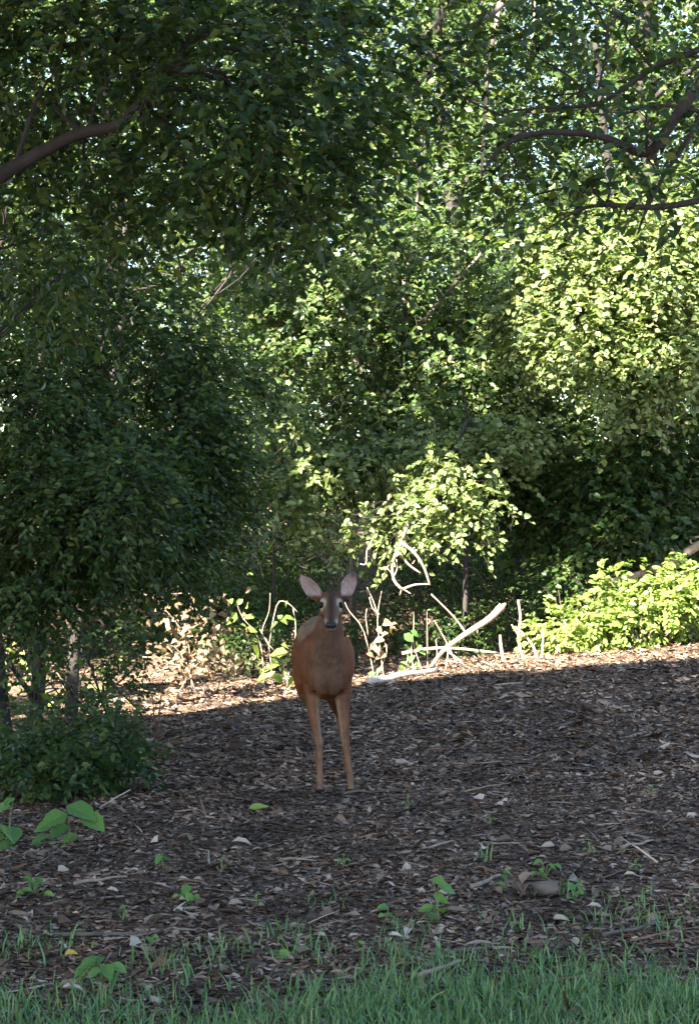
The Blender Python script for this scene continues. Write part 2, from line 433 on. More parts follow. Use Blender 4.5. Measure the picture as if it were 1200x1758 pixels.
for _ in range(16): fleck(random.uniform(20, 420), random.uniform(330, 640), random.uniform(14, 15), random.uniform(.05, .11), .5)
for a in ((1090, 1122, 18.2, .35, .4), (1170, 1112, 18.2, .4, .4), (850, 1150, 18.0, .3, .4), (950, 1140, 18.0, .32, .4), (750, 1160, 18.0, .3, .4), (360, 1200, 17.3, .4, .4), (480, 1200, 17.3, .4, .4)): fleck(*a)
for _ in range(26): fleck(random.uniform(640, 1190), random.uniform(20, 360), random.uniform(21.4, 24), random.uniform(.12, .30), 1.2)

# ------------------------------------------------------------------ tall trees outside the frame, added and trimmed to block the sun over the clearing
def edge(P):
    return P[:, 1] < 19.7 - 1.033 * P[:, 2] + 0.25 * np.sin(P[:, 0] * 2.3) + 0.2 * np.sin(P[:, 0] * 5.1 + 1)
def sun_blocker_tree(x, y, masses, label, top):
    b = ground(x, y)
    t = empty('sun_blocker_tree', b, label, 'tree', 'unseen trees added to block the sun')
    tp = tree_trunk(t, b, (x + .2, y + .1, top), 0.20, 0.06, 'bark_grey')
    for m in masses:
        c = Vector(m[1]); p = min(tp, key=lambda q: (q - c).length + (2 if q.z > c.z else 0))
        branch(t, p, c, 0.07, 0.02, 'bark_grey')
    return t
for x, y, ms in ((-6.6, 6.2, [('w', (-6.6, 7.4, 7.4), (2.8, 3.2, 2.8), 2100), ('w', (-9.0, 8.6, 7.6), (2.4, 2.8, 2.6), 1500)]),
                 (-3.6, 5.0, [('w', (-3.4, 8.0, 6.8), (2.4, 3.4, 2.2), 2100), ('w', (-4.6, 4.4, 8.0), (2.4, 2.4, 2.2), 1200), ('w', (-1.3, 4.0, 7.9), (2.1, 2.6, 1.2), 1100)]),
                 (-7.4, 0.6, [('w', (-7.2, .6, 7.0), (3.0, 3.2, 2.6), 1700), ('w', (-5.4, 2.4, 7.6), (2.6, 2.6, 1.9), 1300)]),
                 (-3.4, -0.8, [('w', (-3.4, -.4, 7.2), (2.6, 3.0, 2.2), 1400), ('w', (-6.0, -3.6, 8.2), (3.0, 2.4, 2.2), 1200)])):
    t = sun_blocker_tree(x, y, ms, 'unseen tall leafy tree added to shade the clearing', 9.0)
    foliage(t, ms, 'leaf_shaded', LEAF_LOW, None, True, 0, extra_keep=edge, length=0.6, k=10, leaf=0.17, ratio=0.75, droop=0.3)
def far_edge(P): return P[:, 1] + 1.033 * P[:, 2] > 19.4 + 0.3 * np.sin(P[:, 0] * 1.9) + 0.2 * np.sin(P[:, 0] * 4.7 + 1)  # trims the second row of added crowns along the sun direction
for x, y, ms in ((-4.6, 16.4, [('w', (-3.4, 16.6, 8.2), (2.6, 2.4, 1.2), 1500), ('w', (-5.0, 14.8, 8.0), (2.2, 2.2, 1.4), 1000)]),
                 (-7.6, 14.6, [('w', (-7.6, 14.6, 8.2), (2.2, 2.4, 1.5), 1300)]),
                 (-5.6, 20.4, [('w', (-1.6, 18.6, 8.6), (2.4, 1.8, 1.1), 900), ('w', (-4.6, 19.4, 8.4), (2.4, 2.0, 1.2), 900), ('w', (-1.3, 14.6, 8.2), (1.9, 2.2, 1.2), 900)])):
    t = sun_blocker_tree(x, y, ms, 'unseen tall tree with high crown added to shade the far side', 9.0)
    foliage(t, ms, 'leaf_shaded', LEAF_LOW, (2.2, -0.55), True, 0, extra_keep=far_edge, length=0.5, k=9, leaf=0.14, ratio=0.72, droop=0.3)

# ------------------------------------------------------------------ the near tree on the left: trunk out of frame, limb and hanging sprays in it
b = ground(-2.05, 9.4)
t = empty('leafy_tree', b, 'leafy tree whose dark curved limb arches in among hanging green sprays', 'tree')
tp = tree_trunk(t, b, at(-260, -420, 9.4), 0.13, 0.05, 'bark_dark')
limb(t, [(tp[2], .045), (at(-110, 380, 9.1), .036), (at(0, 303, 9.0), .031), (at(70, 262, 9.0), .028), (at(140, 228, 8.95), .026), (at(205, 214, 8.9), .024), (at(250, 165, 8.9), .019), (at(292, 118, 8.9), .014), (at(330, 60, 8.95), .008)])
limb(t, [(at(25, 288, 9.0), .011), (at(45, 225, 9.0), .010), (at(60, 180, 9.05), .008), (at(82, 140, 9.1), .006)], name='branch')
limb(t, [(at(200, 216, 8.9), .009), (at(232, 190, 8.8), .008), (at(262, 140, 8.75), .006), (at(270, 100, 8.75), .004)], name='branch')
limb(t, [(at(150, 225, 8.95), .007), (at(170, 165, 9.0), .006), (at(200, 120, 9.05), .004)], name='branch')
limb(t, [(tp[3], .03), (at(-40, 95, 9.3), .02), (at(80, 80, 9.3), .013), (at(200, 70, 9.3), .009), (at(330, 40, 9.2), .006)], name='branch')
ms = [(60, 40, 9.2, 170, 110, .35, 95), (230, 20, 9.1, 170, 110, .4, 110), (430, 20, 9.0, 170, 130, .45, 130), (590, 90, 9.3, 110, 150, .4, 90), (350, 150, 8.8, 140, 110, .35, 85),
      (500, 220, 8.9, 140, 120, .35, 90), (610, 270, 9.4, 75, 110, .3, 50), (330, 320, 9.2, 170, 80, .4, 85), (90, 400, 9.6, 160, 110, .4, 80), (500, 360, 9.5, 120, 80, .35, 55), (40, 180, 9.5, 110, 100, .3, 55), (160, 300, 9.5, 120, 90, .3, 40),
      (250, -160, 9.2, 350, 130, .6, 90), (-160, 150, 9.4, 150, 250, .5, 110), (250, 230, 10.2, 260, 130, .5, 130), (480, 130, 10.2, 170, 170, .5, 140), (120, 120, 10.2, 180, 150, .5, 120), (120, 460, 10.6, 170, 80, .4, 80)]
auto_branches(t, tp + [at(140, 228, 8.95), at(250, 165, 8.9), at(292, 118, 8.9), at(200, 70, 9.3)], ms, 'bark_dark', 0.012)
foliage(t, ms, 'leaf_shaded', LEAF_FINE, (4.5, -0.35), True, 0.0022, parts=280, part_mat='leaf_part', length=0.30, k=9, leaf=0.062, ratio=0.52, droop=0.45)

# ------------------------------------------------------------------ the near tree on the right: black limbs against the light
b = ground(2.55, 8.7)
t = empty('overhanging_tree', b, 'tree reaching out thin black branches with sparse dark leaves', 'tree')
tp = tree_trunk(t, b, at(1640, -500, 8.7), 0.15, 0.07, 'bark_dark')
limb(t, [(tp[3], .05), (at(1330, 20, 8.5), .03), (at(1200, 148, 8.4), .024), (at(1150, 215, 8.4), .022), (at(1108, 262, 8.4), .021), (at(1030, 234, 8.4), .014), (at(940, 227, 8.4), .012), (at(872, 245, 8.4), .009), (at(838, 280, 8.4), .006), (at(825, 310, 8.4), .003)])
limb(t, [(tp[4], .04), (at(1330, 20, 8.7), .02), (at(1200, 84, 8.6), .012), (at(1120, 118, 8.6), .011), (at(1070, 152, 8.6), .009), (at(1020, 180, 8.6), .008), (at(940, 184, 8.6), .006), (at(860, 192, 8.6), .004)], name='branch')
limb(t, [(tp[2], .05), (at(1350, 300, 8.5), .02), (at(1200, 344, 8.4), .014), (at(1120, 356, 8.4), .012), (at(1040, 352, 8.4), .009), (at(990, 362, 8.4), .006), (at(930, 400, 8.4), .003)], name='branch')
limb(t, [(at(1215, 160, 8.4), .010), (at(1180, 240, 8.4), .009), (at(1140, 300, 8.4), .008), (at(1105, 370, 8.4), .006), (at(1095, 400, 8.4), .004)], name='branch')
limb(t, [(at(1060, 165, 8.6), .006), (at(1000, 155, 8.65), .005), (at(940, 195, 8.7), .003)], name='branch')
limb(t, [(at(1215, 195, 8.4), .009), (at(1130, 180, 8.4), .006), (at(1060, 200, 8.45), .004)], name='branch')
ms = [(1050, 20, 8.6, 200, 90, .4, 60), (830, 60, 9.2, 130, 110, .4, 60), (760, 190, 9.4, 90, 110, .35, 36), (900, 170, 8.8, 120, 90, .35, 40), (1110, 190, 8.4, 120, 100, .3, 28), (880, 300, 8.6, 90, 80, .3, 30),
      (1000, 290, 8.6, 110, 60, .3, 26), (1150, 330, 8.4, 90, 70, .3, 14), (800, 430, 9.4, 60, 90, .3, 16), (1300, 100, 8.7, 140, 250, .5, 70), (980, -150, 8.8, 300, 120, .6, 80), (920, 235, 8.5, 90, 40, .2, 16)]
auto_branches(t, [at(1108, 262, 8.4), at(940, 227, 8.4), at(1020, 180, 8.6), at(1120, 118, 8.6), at(1040, 352, 8.4), at(872, 245, 8.4)], ms, 'bark_dark', 0.006)
foliage(t, ms, 'leaf_shaded', LEAF_FINE, (5.0, -0.25), True, 0.002, parts=250, part_mat='leaf_part', length=0.26, k=8, leaf=0.056, ratio=0.55, droop=0.35)

# ------------------------------------------------------------------ the thicket on the left
def thicket(name, label, px, py, ms, top_px, mat, r, lf=0.055, parts=120, group=None, bark='bark_dark', lean=0):
    b = on_ground(px, py)
    t = empty(name, b, label, 'tree', group)
    tp = tree_trunk(t, b, at(top_px[0], top_px[1], b.y), r, r * 0.35, bark)
    auto_branches(t, tp, ms, bark, r * 0.4)
    ms = [m[:6] + (int(m[6] * 2.3),) for m in ms]
    foliage(t, ms, mat, LEAF_MED, (3.6, -0.3), True, 0.0022, parts=parts, part_mat='leaf_part', length=0.32, k=10, leaf=lf, ratio=0.56, droop=0.4)
    return t
thicket('thicket_tree', 'slim dark trunk with dense drooping foliage over the low green shrub', 58, 1262,
        [(60, 480, 14.2, 130, 130, .5, 210), (60, 700, 13.8, 130, 150, .5, 260), (70, 900, 13.4, 130, 120, .45, 250), (70, 1020, 13.2, 140, 50, .4, 110), (190, 860, 13.2, 110, 110, .45, 190), (-160, 700, 14, 150, 350, .6, 330)],
        (95, 430), 'leaf_shaded', 0.055)
thicket('thicket_tree', 'slim forked trunk with foliage reaching out towards the clearing', 122, 1238,
        [(230, 560, 14.8, 150, 150, .55, 290), (260, 760, 14.4, 150, 130, .5, 290), (370, 640, 15.0, 80, 150, .4, 150), (240, 930, 14.2, 120, 80, .4, 170), (340, 830, 14.6, 90, 110, .4, 150), (390, 480, 15.2, 90, 100, .4, 90), (300, 420, 15, 160, 80, .5, 130)],
        (215, 380), 'leaf_shaded', 0.05)
thicket('thicket_tree', 'thickest of the black trunks behind the low shrub', 6, 1270,
        [(10, 1010, 13.8, 90, 60, .35, 70), (-80, 900, 14.2, 120, 160, .5, 160), (-160, 500, 14.6, 160, 200, .6, 180), (20, 330, 14.8, 120, 100, .5, 100)],
        (-30, 250), 'leaf_shaded', 0.07)
thicket('young_tree', 'young tree with yellowish leaves drooping above the dry brush', 330, 1090,
        [(300, 980, 17.2, 90, 60, .4, 190), (350, 880, 17.4, 80, 80, .4, 190), (200, 1010, 17, 80, 50, .4, 140), (290, 700, 17.8, 130, 110, .5, 260), (160, 600, 18, 120, 120, .5, 180)],
        (310, 560), 'leaf_mid', 0.03)

# low shrub under them
def shrub(name, label, px, py, ms, mat, lf, parts, part_mat, r=0.012, n=10, clump=(5, -0.45), length=0.22, k=9, ratio=0.62, cat='shrub', **kw):
    b = on_ground(px, py)
    t = empty(name, b, label, cat)
    for _ in range(n):
        m = random.choice(ms); c = at(m[0], m[1], m[2]); R = Vector((m[3] / F * m[2], m[5], m[4] / F * m[2]))
        e = c + Vector((random.uniform(-.8, .8) * R.x, random.uniform(-.8, .8) * R.y, random.uniform(-.3, .8) * R.z))
        s = b + Vector((random.uniform(-.12, .12), random.uniform(-.12, .12), -0.05))
        branch(t, s, e, r, r * 0.3, 'twig', 'stem', 4, 0.05, 0.05, 5)
    foliage(t, ms, mat, LEAF_FINE, clump, True, 0.0018, parts=parts, part_mat=part_mat, length=length, k=k, leaf=lf, ratio=ratio, name='foliage', **kw)
    return t
shrub('low_shrub', 'low rounded dark green shrub at the foot of the thicket', 130, 1370,
      [(140, 1290, 11.9, 100, 80, .3, 210), (80, 1330, 11.7, 110, 60, .3, 150), (190, 1310, 11.9, 55, 55, .25, 70), (30, 1300, 12.2, 70, 60, .3, 70), (-80, 1300, 12.2, 80, 90, .3, 80)], 'leaf_shaded', 0.05, 280, 'leaf_part', droop=0.2)
shrub('thin_bush', 'sparse bush of small leaves between the thin trunks', 175, 1240,
      [(110, 1150, 14.2, 90, 60, .3, 36), (190, 1120, 14.4, 60, 60, .3, 40), (210, 1190, 14.2, 40, 40, .25, 24), (60, 1200, 14.2, 50, 40, .25, 18)], 'leaf_shaded', 0.045, 0, None)

# ------------------------------------------------------------------ trees on the far side of the clearing
def far_tree(name, label, base, trunk, ms, mat, r, bark, parts=0, clump=(2.6, -0.30), forks=(), **kw):
    d = base.y
    t = empty(name, base, label, 'tree')
    pts = [(base - Vector((0, 0, .2)), r * 1.4)] + [(at(x, y, d), r * (1 - 0.7 * (i + 1) / len(trunk))) for i, (x, y) in enumerate(trunk)]
    limb(t, pts, bark, 'trunk', 9)
    for f in forks: limb(t, [(at(x, y, f[0]), f[1] * (1 - 0.6 * i / len(f[2]))) for i, (x, y) in enumerate(f[2])], bark, 'limb')
    auto_branches(t, [p for p, _ in pts[1:]], ms, bark, r * 0.4)
    a = dict(length=0.42, k=10, leaf=0.078, ratio=0.68, droop=0.4); a.update(kw)
    foliage(t, ms, mat, LEAF_MED, clump, True, 0.003, parts=parts, part_mat='leaf_part_lit', **a)
    return t
g = ground(at(612, 0, 22.5).x, 22.5)
far_tree('slender_tree', 'slender tree with pale crooked stem standing behind the deer', g, [(606, 930), (640, 800), (668, 690), (690, 600), (694, 500), (712, 380), (730, 200)],
         [(560, 560, 22.6, 130, 130, .8, 330), (700, 520, 22.2, 120, 130, .8, 330), (800, 620, 22.4, 110, 130, .8, 300), (590, 720, 22.2, 110, 90, .7, 260), (740, 740, 21.8, 120, 70, .7, 240), (650, 400, 22.8, 130, 90, .9, 230), (520, 800, 21.6, 80, 50, .5, 130), (640, 800, 21.8, 100, 50, .5, 120), (480, 470, 23, 90, 110, .8, 190), (500, 640, 22.8, 70, 90, .6, 130)],
         'leaf_mid', 0.035, 'bark_grey', forks=[(22.3, .025, [(640, 805), (628, 760), (632, 680), (610, 600), (590, 520)]), (22.3, .03, [(690, 600), (720, 560), (770, 500), (830, 430)])])
g = ground(at(1085, 0, 22.0).x, 22.0)
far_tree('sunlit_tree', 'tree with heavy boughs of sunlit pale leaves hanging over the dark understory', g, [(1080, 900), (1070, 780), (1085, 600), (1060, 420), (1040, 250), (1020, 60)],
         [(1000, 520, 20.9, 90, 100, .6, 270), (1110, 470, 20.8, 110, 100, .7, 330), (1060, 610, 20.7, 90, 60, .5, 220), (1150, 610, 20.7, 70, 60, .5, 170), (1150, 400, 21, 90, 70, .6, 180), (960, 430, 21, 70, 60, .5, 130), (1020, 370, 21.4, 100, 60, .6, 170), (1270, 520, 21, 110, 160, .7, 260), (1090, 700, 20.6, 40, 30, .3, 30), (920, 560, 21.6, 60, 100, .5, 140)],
         'leaf_lit', 0.09, 'bark_dark', parts=200)
g = ground(at(800, 0, 21.2).x, 21.2)
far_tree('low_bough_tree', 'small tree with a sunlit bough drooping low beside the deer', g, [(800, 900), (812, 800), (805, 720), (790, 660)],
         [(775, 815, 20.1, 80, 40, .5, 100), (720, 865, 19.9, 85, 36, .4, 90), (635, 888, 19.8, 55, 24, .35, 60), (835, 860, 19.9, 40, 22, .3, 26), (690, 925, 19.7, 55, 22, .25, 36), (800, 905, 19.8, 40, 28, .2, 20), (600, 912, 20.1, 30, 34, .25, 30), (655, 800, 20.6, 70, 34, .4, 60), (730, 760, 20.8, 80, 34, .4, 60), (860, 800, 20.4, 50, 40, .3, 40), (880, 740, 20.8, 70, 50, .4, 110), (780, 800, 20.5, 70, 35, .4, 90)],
         'leaf_lit', 0.028, 'bark_dark', parts=200, forks=[(20.4, .018, [(803, 720), (770, 790), (720, 850), (690, 920)])], length=0.28, k=9, leaf=0.068, clump=(4.6, -.02), spread=.7)
g = ground(at(478, 0, 20.8).x, 20.8)
far_tree('dappled_sapling', 'sapling with a few sun-dappled leaf clusters above the shaded hollow', g, [(470, 950), (480, 850), (486, 760), (490, 660)],
         [(480, 720, 20.5, 35, 35, .2, 36), (540, 800, 20.5, 35, 28, .2, 36), (500, 860, 20.6, 60, 40, .3, 60), (560, 870, 20.7, 50, 40, .3, 60), (430, 800, 20.9, 40, 80, .3, 60)], 'leaf_lit', 0.016, 'bark_dark', length=0.25, k=9)
for nm, lb, px, d, tr, ms, mt in (
    ('understory_tree', 'shaded understory tree with forked black stem beneath the sunlit boughs', 890, 23, [(890, 900), (886, 780), (868, 700), (860, 600)], [(900, 720, 22.6, 90, 90, .6, 240), (850, 520, 23, 70, 100, .6, 190), (960, 800, 22.4, 90, 80, .6, 240), (850, 820, 22.6, 70, 60, .5, 130), (930, 900, 22, 60, 50, .4, 110)], 'leaf_shaded'),
    ('understory_tree', 'dense shaded understory tree behind the sunlit bush', 1130, 21.5, [(1125, 950), (1120, 850), (1105, 760)], [(1060, 800, 21.2, 90, 70, .5, 230), (1150, 780, 21.3, 80, 90, .5, 230), (1100, 900, 21, 110, 60, .5, 250), (1010, 900, 21.3, 70, 60, .4, 150), (1230, 850, 21.4, 70, 120, .5, 180), (990, 980, 20.8, 40, 30, .3, 50)], 'leaf_shaded')):
    far_tree(nm, lb, ground(at(px, 0, d).x, d), tr, ms, mt, 0.05, 'bark_dark')

# shrubs along the far edge
shrub('sunlit_bush', 'bright yellow-green sunlit bush on the low rise', 1080, 1115,
      [(1050, 1070, 19.3, 80, 45, .35, 150), (1130, 1040, 19.4, 80, 60, .35, 170), (1000, 1080, 19.2, 50, 30, .25, 60), (1180, 1010, 19.6, 60, 60, .35, 110), (1040, 1010, 19.5, 25, 45, .2, 36), (1250, 1040, 19.5, 60, 60, .35, 80)], 'leaf_sunny', 0.068, 280, 'leaf_part_sunny')
shrub('green_bush', 'small green bush beside the larger sunlit one', 950, 1100,
      [(950, 1075, 19.6, 32, 28, .25, 44), (935, 1090, 19.5, 26, 16, .2, 24)], 'leaf_sunny', 0.06, 60, 'leaf_part_sunny', n=5)
shrub('fern_clump', 'feathery dark green ferns in the hollow behind the deer', 480, 1050,
      [(470, 1020, 21.5, 60, 30, .4, 70), (540, 1010, 22, 40, 24, .3, 40), (400, 1000, 22, 60, 50, .4, 90)], 'leaf_shaded', 0.06, 0, None, ratio=0.35, clump=None)
shrub('dark_undergrowth', 'dense dark undergrowth behind the dry brush', 380, 1060,
      [(300, 1010, 21, 90, 50, .5, 170), (390, 1030, 20.8, 70, 40, .45, 150), (470, 1060, 20.6, 60, 36, .4, 110), (240, 960, 21.4, 90, 60, .5, 150), (560, 1060, 21, 60, 30, .4, 90), (330, 1095, 20, 110, 30, .35, 170), (215, 1095, 20, 80, 40, .4, 150), (440, 1100, 20, 60, 30, .35, 110)], 'leaf_shaded', 0.06, 0, None, ratio=0.45, clump=(4, -.3))
shrub('dark_undergrowth', 'dense dark undergrowth behind the white log', 720, 1080,
      [(660, 1080, 21, 60, 34, .4, 100), (760, 1080, 21.2, 70, 36, .4, 110), (860, 1080, 21.2, 70, 44, .4, 130), (930, 1030, 21.4, 50, 50, .4, 90)], 'leaf_shaded', 0.06, 0, None, ratio=0.45, clump=(4, -.2))
shrub('added_undergrowth', 'dark leafy undergrowth added to darken the hollow floor beyond the ferns', 450, 1010,  # dark leaves added over the hollow floor to deepen its shade
      [(400, 960, 25, 80, 40, .8, 170), (500, 960, 25.5, 80, 36, .8, 170), (440, 1000, 24, 80, 26, .6, 120), (580, 990, 24.5, 60, 26, .6, 100), (540, 930, 28, 80, 20, 1, 100)], 'leaf_shaded', 0.075, 0, None, ratio=0.5, clump=(2.5, -.2), length=.3)
shrub('added_undergrowth', 'dark leafy undergrowth added to darken the floor under the sunlit bough', 800, 1010,
      [(720, 990, 24.5, 80, 30, .7, 140), (840, 980, 25, 90, 36, .8, 170), (920, 970, 25, 60, 40, .7, 120), (780, 950, 27, 90, 20, 1, 100)], 'leaf_shaded', 0.075, 0, None, ratio=0.5, clump=(2.5, -.1), length=.3)
shrub('hollow_shrub', 'dim shrub in the hollow between white log and bough', 800, 1050,
      [(780, 1030, 22.5, 80, 30, .5, 80), (880, 1030, 22.5, 70, 40, .5, 80), (680, 1040, 22, 50, 26, .4, 40)], 'leaf_shaded', 0.055, 0, None, ratio=0.4)

# ------------------------------------------------------------------ the wood behind
def wood_tree_data(seed):
    random.seed(seed)
    ms = []
    for i in range(16):
        z = 1.6 + 11.5 * i / 15; r = 2.3 * math.sin(math.pi * (0.18 + 0.75 * i / 15)) + 0.4
        a = i * 2.4
        ms.append(('w', (math.cos(a) * r * .65, math.sin(a) * r * .65, z), (r * .75, r * .75, 0.95), 250))
    return ms
def wood_tree(seed, loc):
    t = empty('forest_tree', Vector((0, 0, 0)), 'x', 'tree', 'trees of the wood behind the clearing')
    ms = wood_tree_data(seed)
    tp = tree_trunk(t, Vector((0, 0, 0)), (random.uniform(-.6, .6), 0, 12.5), 0.16, 0.04, 'bark_dark', 0.08)
    for m in ms:
        c = Vector(m[1]); p = min(tp, key=lambda q: (q - c + Vector((0, 0, .8))).length)
        branch(t, p, c, 0.04, 0.015, 'bark_dark')
    O_h = globals()['height']
    globals()['height'] = lambda x, y: np.zeros_like(np.asarray(x, float))
    foliage(t, ms, 'leaf_mid', LEAF_LOW, (1.5, -0.3), False, 0, length=0.55, k=11, leaf=0.105, ratio=0.62, droop=0.4)
    globals()['height'] = O_h
    return t
def copy_tree(o):
    r = o.copy(); col.objects.link(r)
    for c in o.children:
        d = c.copy(); col.objects.link(d); d.parent = r
    return r
protos = [wood_tree(11, None), wood_tree(12, None)]
used = [False, False]
spots = [(-6.4, 27, 0), (-3.6, 29, 1), (-1.2, 33, 0), (1.5, 28.5, 1), (3.9, 27.5, 0), (6.6, 30, 1), (-5.2, 36, 1), (.6, 38, 1), (4.6, 37, 0), (-2.6, 43, 0), (2.6, 45, 1), (7.6, 43, 0), (-8, 44, 1),
         (-9.5, 33, 0), (9.6, 36, 1)]
for i, (x, y, k) in enumerate(spots):
    t = protos[k] if not used[k] else copy_tree(protos[k]); used[k] = True
    t.location = ground(x, y); t.rotation_euler = (0, 0, i * 1.9); s = 0.9 + 0.3 * ((i * 7) % 5) / 5; t.scale = (s, s, s)
    t['label'] = 'tall tree of the wood far behind the clearing, seen through the nearer leaves'

# ================================================================== THE DEER
def build_deer():
    base = on_ground(563, 1362)
    V, Fc = [], []
    def ell(c, r, rot=None, n=14, m=10):
        b0 = len(V)
        for i in range(m + 1):
            th = math.pi * i / m
            for k in range(n):
                ph = 2 * math.pi * k / n
                v = Vector((r[0] * math.sin(th) * math.cos(ph), r[1] * math.sin(th) * math.sin(ph), r[2] * math.cos(th)))
                if rot: v = rot @ v
                V.append(Vector(c) + v)
        for i in range(m):
            for k in range(n):
                a = b0 + i * n + k; b = b0 + i * n + (k + 1) % n
                Fc.append((a, a + n, b + n, b))
    def chain(pts, sides=14, sub=4):
        tube_geo([(Vector(p[:3]), p[3]) for p in pts], V, Fc, sides, sub)
        for p in (pts[0], pts[-1]): ell(p[:3], (p[3],) * 3)
    def loft(secs, n=20, sub=5):
        S = []
        for i in range(len(secs) - 1):
            for k in range(sub):
                t = k / sub; p = [secs[max(i - 1, 0)], secs[i], secs[i + 1], secs[min(i + 2, len(secs) - 1)]]
                S.append([.5 * (2 * p[1][j] + (p[2][j] - p[0][j]) * t + (2 * p[0][j] - 5 * p[1][j] + 4 * p[2][j] - p[3][j]) * t * t + (3 * p[1][j] - p[0][j] - 3 * p[2][j] + p[3][j]) * t ** 3) for j in range(5)])
        S.append(list(secs[-1])); b0 = len(V)
        for y, cx, cz, rx, rz in S:
            for k in range(n):
                a = 2 * math.pi * k / n; V.append(Vector((cx + rx * math.cos(a) * (1.03 - .30 * max(0, -math.sin(a)) - .06 * max(0, math.sin(a))), y, cz + rz * math.sin(a))))
        for i in range(len(S) - 1):
            for k in range(n):
                a = b0 + i * n + k; b = b0 + i * n + (k + 1) % n
                Fc.append((a, b, b + n, a + n))
        Fc.append(tuple(range(b0, b0 + n))); Fc.append(tuple(range(b0 + (len(S) - 1) * n, b0 + len(S) * n))[::-1])
    # trunk: deep chest, tucked belly, round rump
    loft([(-.105, .000, .70, .040, .08), (-.085, .000, .695, .078, .125), (-.04, .000, .705, .118, .168), (.03, -.004, .715, .150, .200), (.18, -.012, .705, .160, .200), (.38, -.025, .710, .162, .182), (.58, -.042, .755, .150, .172), (.74, -.056, .790, .138, .165), (.86, -.064, .800, .095, .125), (.90, -.066, .800, .045, .07)])
    # neck and head
    chain([(-.004, .0, .68, .10), (-.002, -.01, .76, .115), (.000, -.035, .83, .104), (.006, -.07, .905, .084), (.013, -.10, .98, .068), (.02, -.105, 1.05, .060), (.02, -.10, 1.075, .050)])
    chain([(.02, -.095, 1.078, .056), (.02, -.145, 1.068, .060), (.02, -.20, 1.022, .050), (.02, -.245, .985, .040), (.021, -.285, .955, .033), (.021, -.302, .945, .029)])
    ell((.02, -.12, 1.098), (.052, .055, .040)); ell((.02, -.225, .965), (.034, .075, .030), Matrix.Rotation(.65, 3, 'X'))
    for s in (-1, 1):
        ell((.02 + s * .043, -.158, 1.072), (.022, .030, .022))            # brow
        ell((.02 + s * .038, -.155, 1.020), (.022, .045, .035))            # cheek
        ell((.02 + s * .018, -.300, .956), (.014, .014, .013))            # nostril wing
        ell((s * .030, -.055, .640), (.055, .055, .095)); ell((s * .078, -.025, .68), (.042, .055, .11))                      # breast muscle
        ell((s * .100 - .004, .03, .735), (.055, .11, .14))                 # shoulder
        ell((s * .085 - .055, .68, .72), (.075, .15, .19))                 # haunch
    # ears: cupped, thick shells
    def ear(b, t, out, w, cup):
        b, t = Vector(b), Vector(t); ax = t - b; Ln = ax.length; u = ax.normalized(); f = Vector((out * .25, -1, .05)).normalized()
        sd = u.cross(f).normalized(); f = sd.cross(u).normalized()
        nu, nv, th = 12, 10, .014; b0 = len(V)
        for layer in (0, 1):
            for i in range(nu + 1):
                q = i / nu; hw = w * max(math.sin(math.pi * (0.12 + 0.85 * q)) ** 0.62, .02)
                for j in range(nv + 1):
                    v = 2 * j / nv - 1
                    c = b + u * (Ln * q) + sd * (hw * v) + f * (cup * (v * v - .6) * (1.2 - .8 * q) - .012 * q)
                    V.append(c + f * (th * (.5 - layer) * (1 - .45 * abs(v))))
        W_ = nv + 1; H = (nu + 1) * W_
        for i in range(nu):
            for j in range(nv):
                a = b0 + i * W_ + j
                Fc.append((a, a + 1, a + W_ + 1, a + W_)); Fc.append((a + H, a + H + W_, a + H + W_ + 1, a + H + 1))
        ring = [b0 + j for j in range(nv)] + [b0 + i * W_ + nv for i in range(nu)] + [b0 + nu * W_ + j for j in range(nv, 0, -1)] + [b0 + i * W_ for i in range(nu, 0, -1)]
        for k in range(len(ring)):
            a, c = ring[k], ring[(k + 1) % len(ring)]; Fc.append((a, a + H, c + H, c))
    ear((-.036, -.105, 1.082), (-.150, -.125, 1.212), -1, .044, .022); ear((.076, -.105, 1.085), (.150, -.120, 1.236), 1, .046, .022)
    for s, x0, z0, x1, z1 in ((-1, -.02, 1.085, -.055, 1.112), (1, .06, 1.085, .088, 1.115)): chain([(x0, -.10, z0, .026), (x1, -.106, z1, .020)])
    # legs
    chain([(-.080, .04, .68, .070), (-.086, .03, .55, .048), (-.080, .02, .45, .035), (-.060, -.005, .32, .025), (-.053, -.012, .285, .0265), (-.047, -.002, .24, .020), (-.045, .0, .14, .0165), (-.044, -.002, .085, .021), (-.044, -.018, .045, .018), (-.044, -.030, .022, .024)])
    chain([(.076, .04, .68, .070), (.082, .03, .55, .048), (.086, .02, .45, .035), (.095, -.002, .32, .025), (.098, -.008, .285, .0265), (.105, .002, .24, .020), (.118, .004, .14, .0165), (.124, .002, .085, .021), (.127, -.014, .045, .018), (.129, -.026, .022, .024)])
    chain([(-.135, .66, .72, .09), (-.145, .58, .57, .062), (-.110, .70, .45, .038), (-.080, .80, .37, .030), (-.074, .78, .30, .022), (-.066, .74, .16, .018), (-.064, .73, .09, .022), (-.062, .71, .045, .018), (-.061, .695, .022, .024)])
    chain([(.020, .66, .72, .09), (.030, .58, .57, .062), (.030, .70, .45, .038), (.062, .80, .37, .030), (.072, .78, .30, .022), (.095, .74, .16, .018), (.104, .73, .09, .022), (.108, .71, .045, .018), (.110, .695, .022, .024)])
    chain([(-.065, .90, .84, .028), (-.067, .95, .76, .034), (-.068, .955, .64, .022), (-.068, .95, .58, .010)])
    me = mesh_from('body_cage', V, faces=Fc)
    tmp = bpy.data.objects.new('body_cage', me); col.objects.link(tmp)
    r = tmp.modifiers.new('remesh', 'REMESH'); r.mode = 'VOXEL'; r.voxel_size = .0052
    sm = tmp.modifiers.new('smooth', 'SMOOTH'); sm.factor = .5; sm.iterations = 7
    dg = bpy.context.evaluated_depsgraph_get(); dg.update()
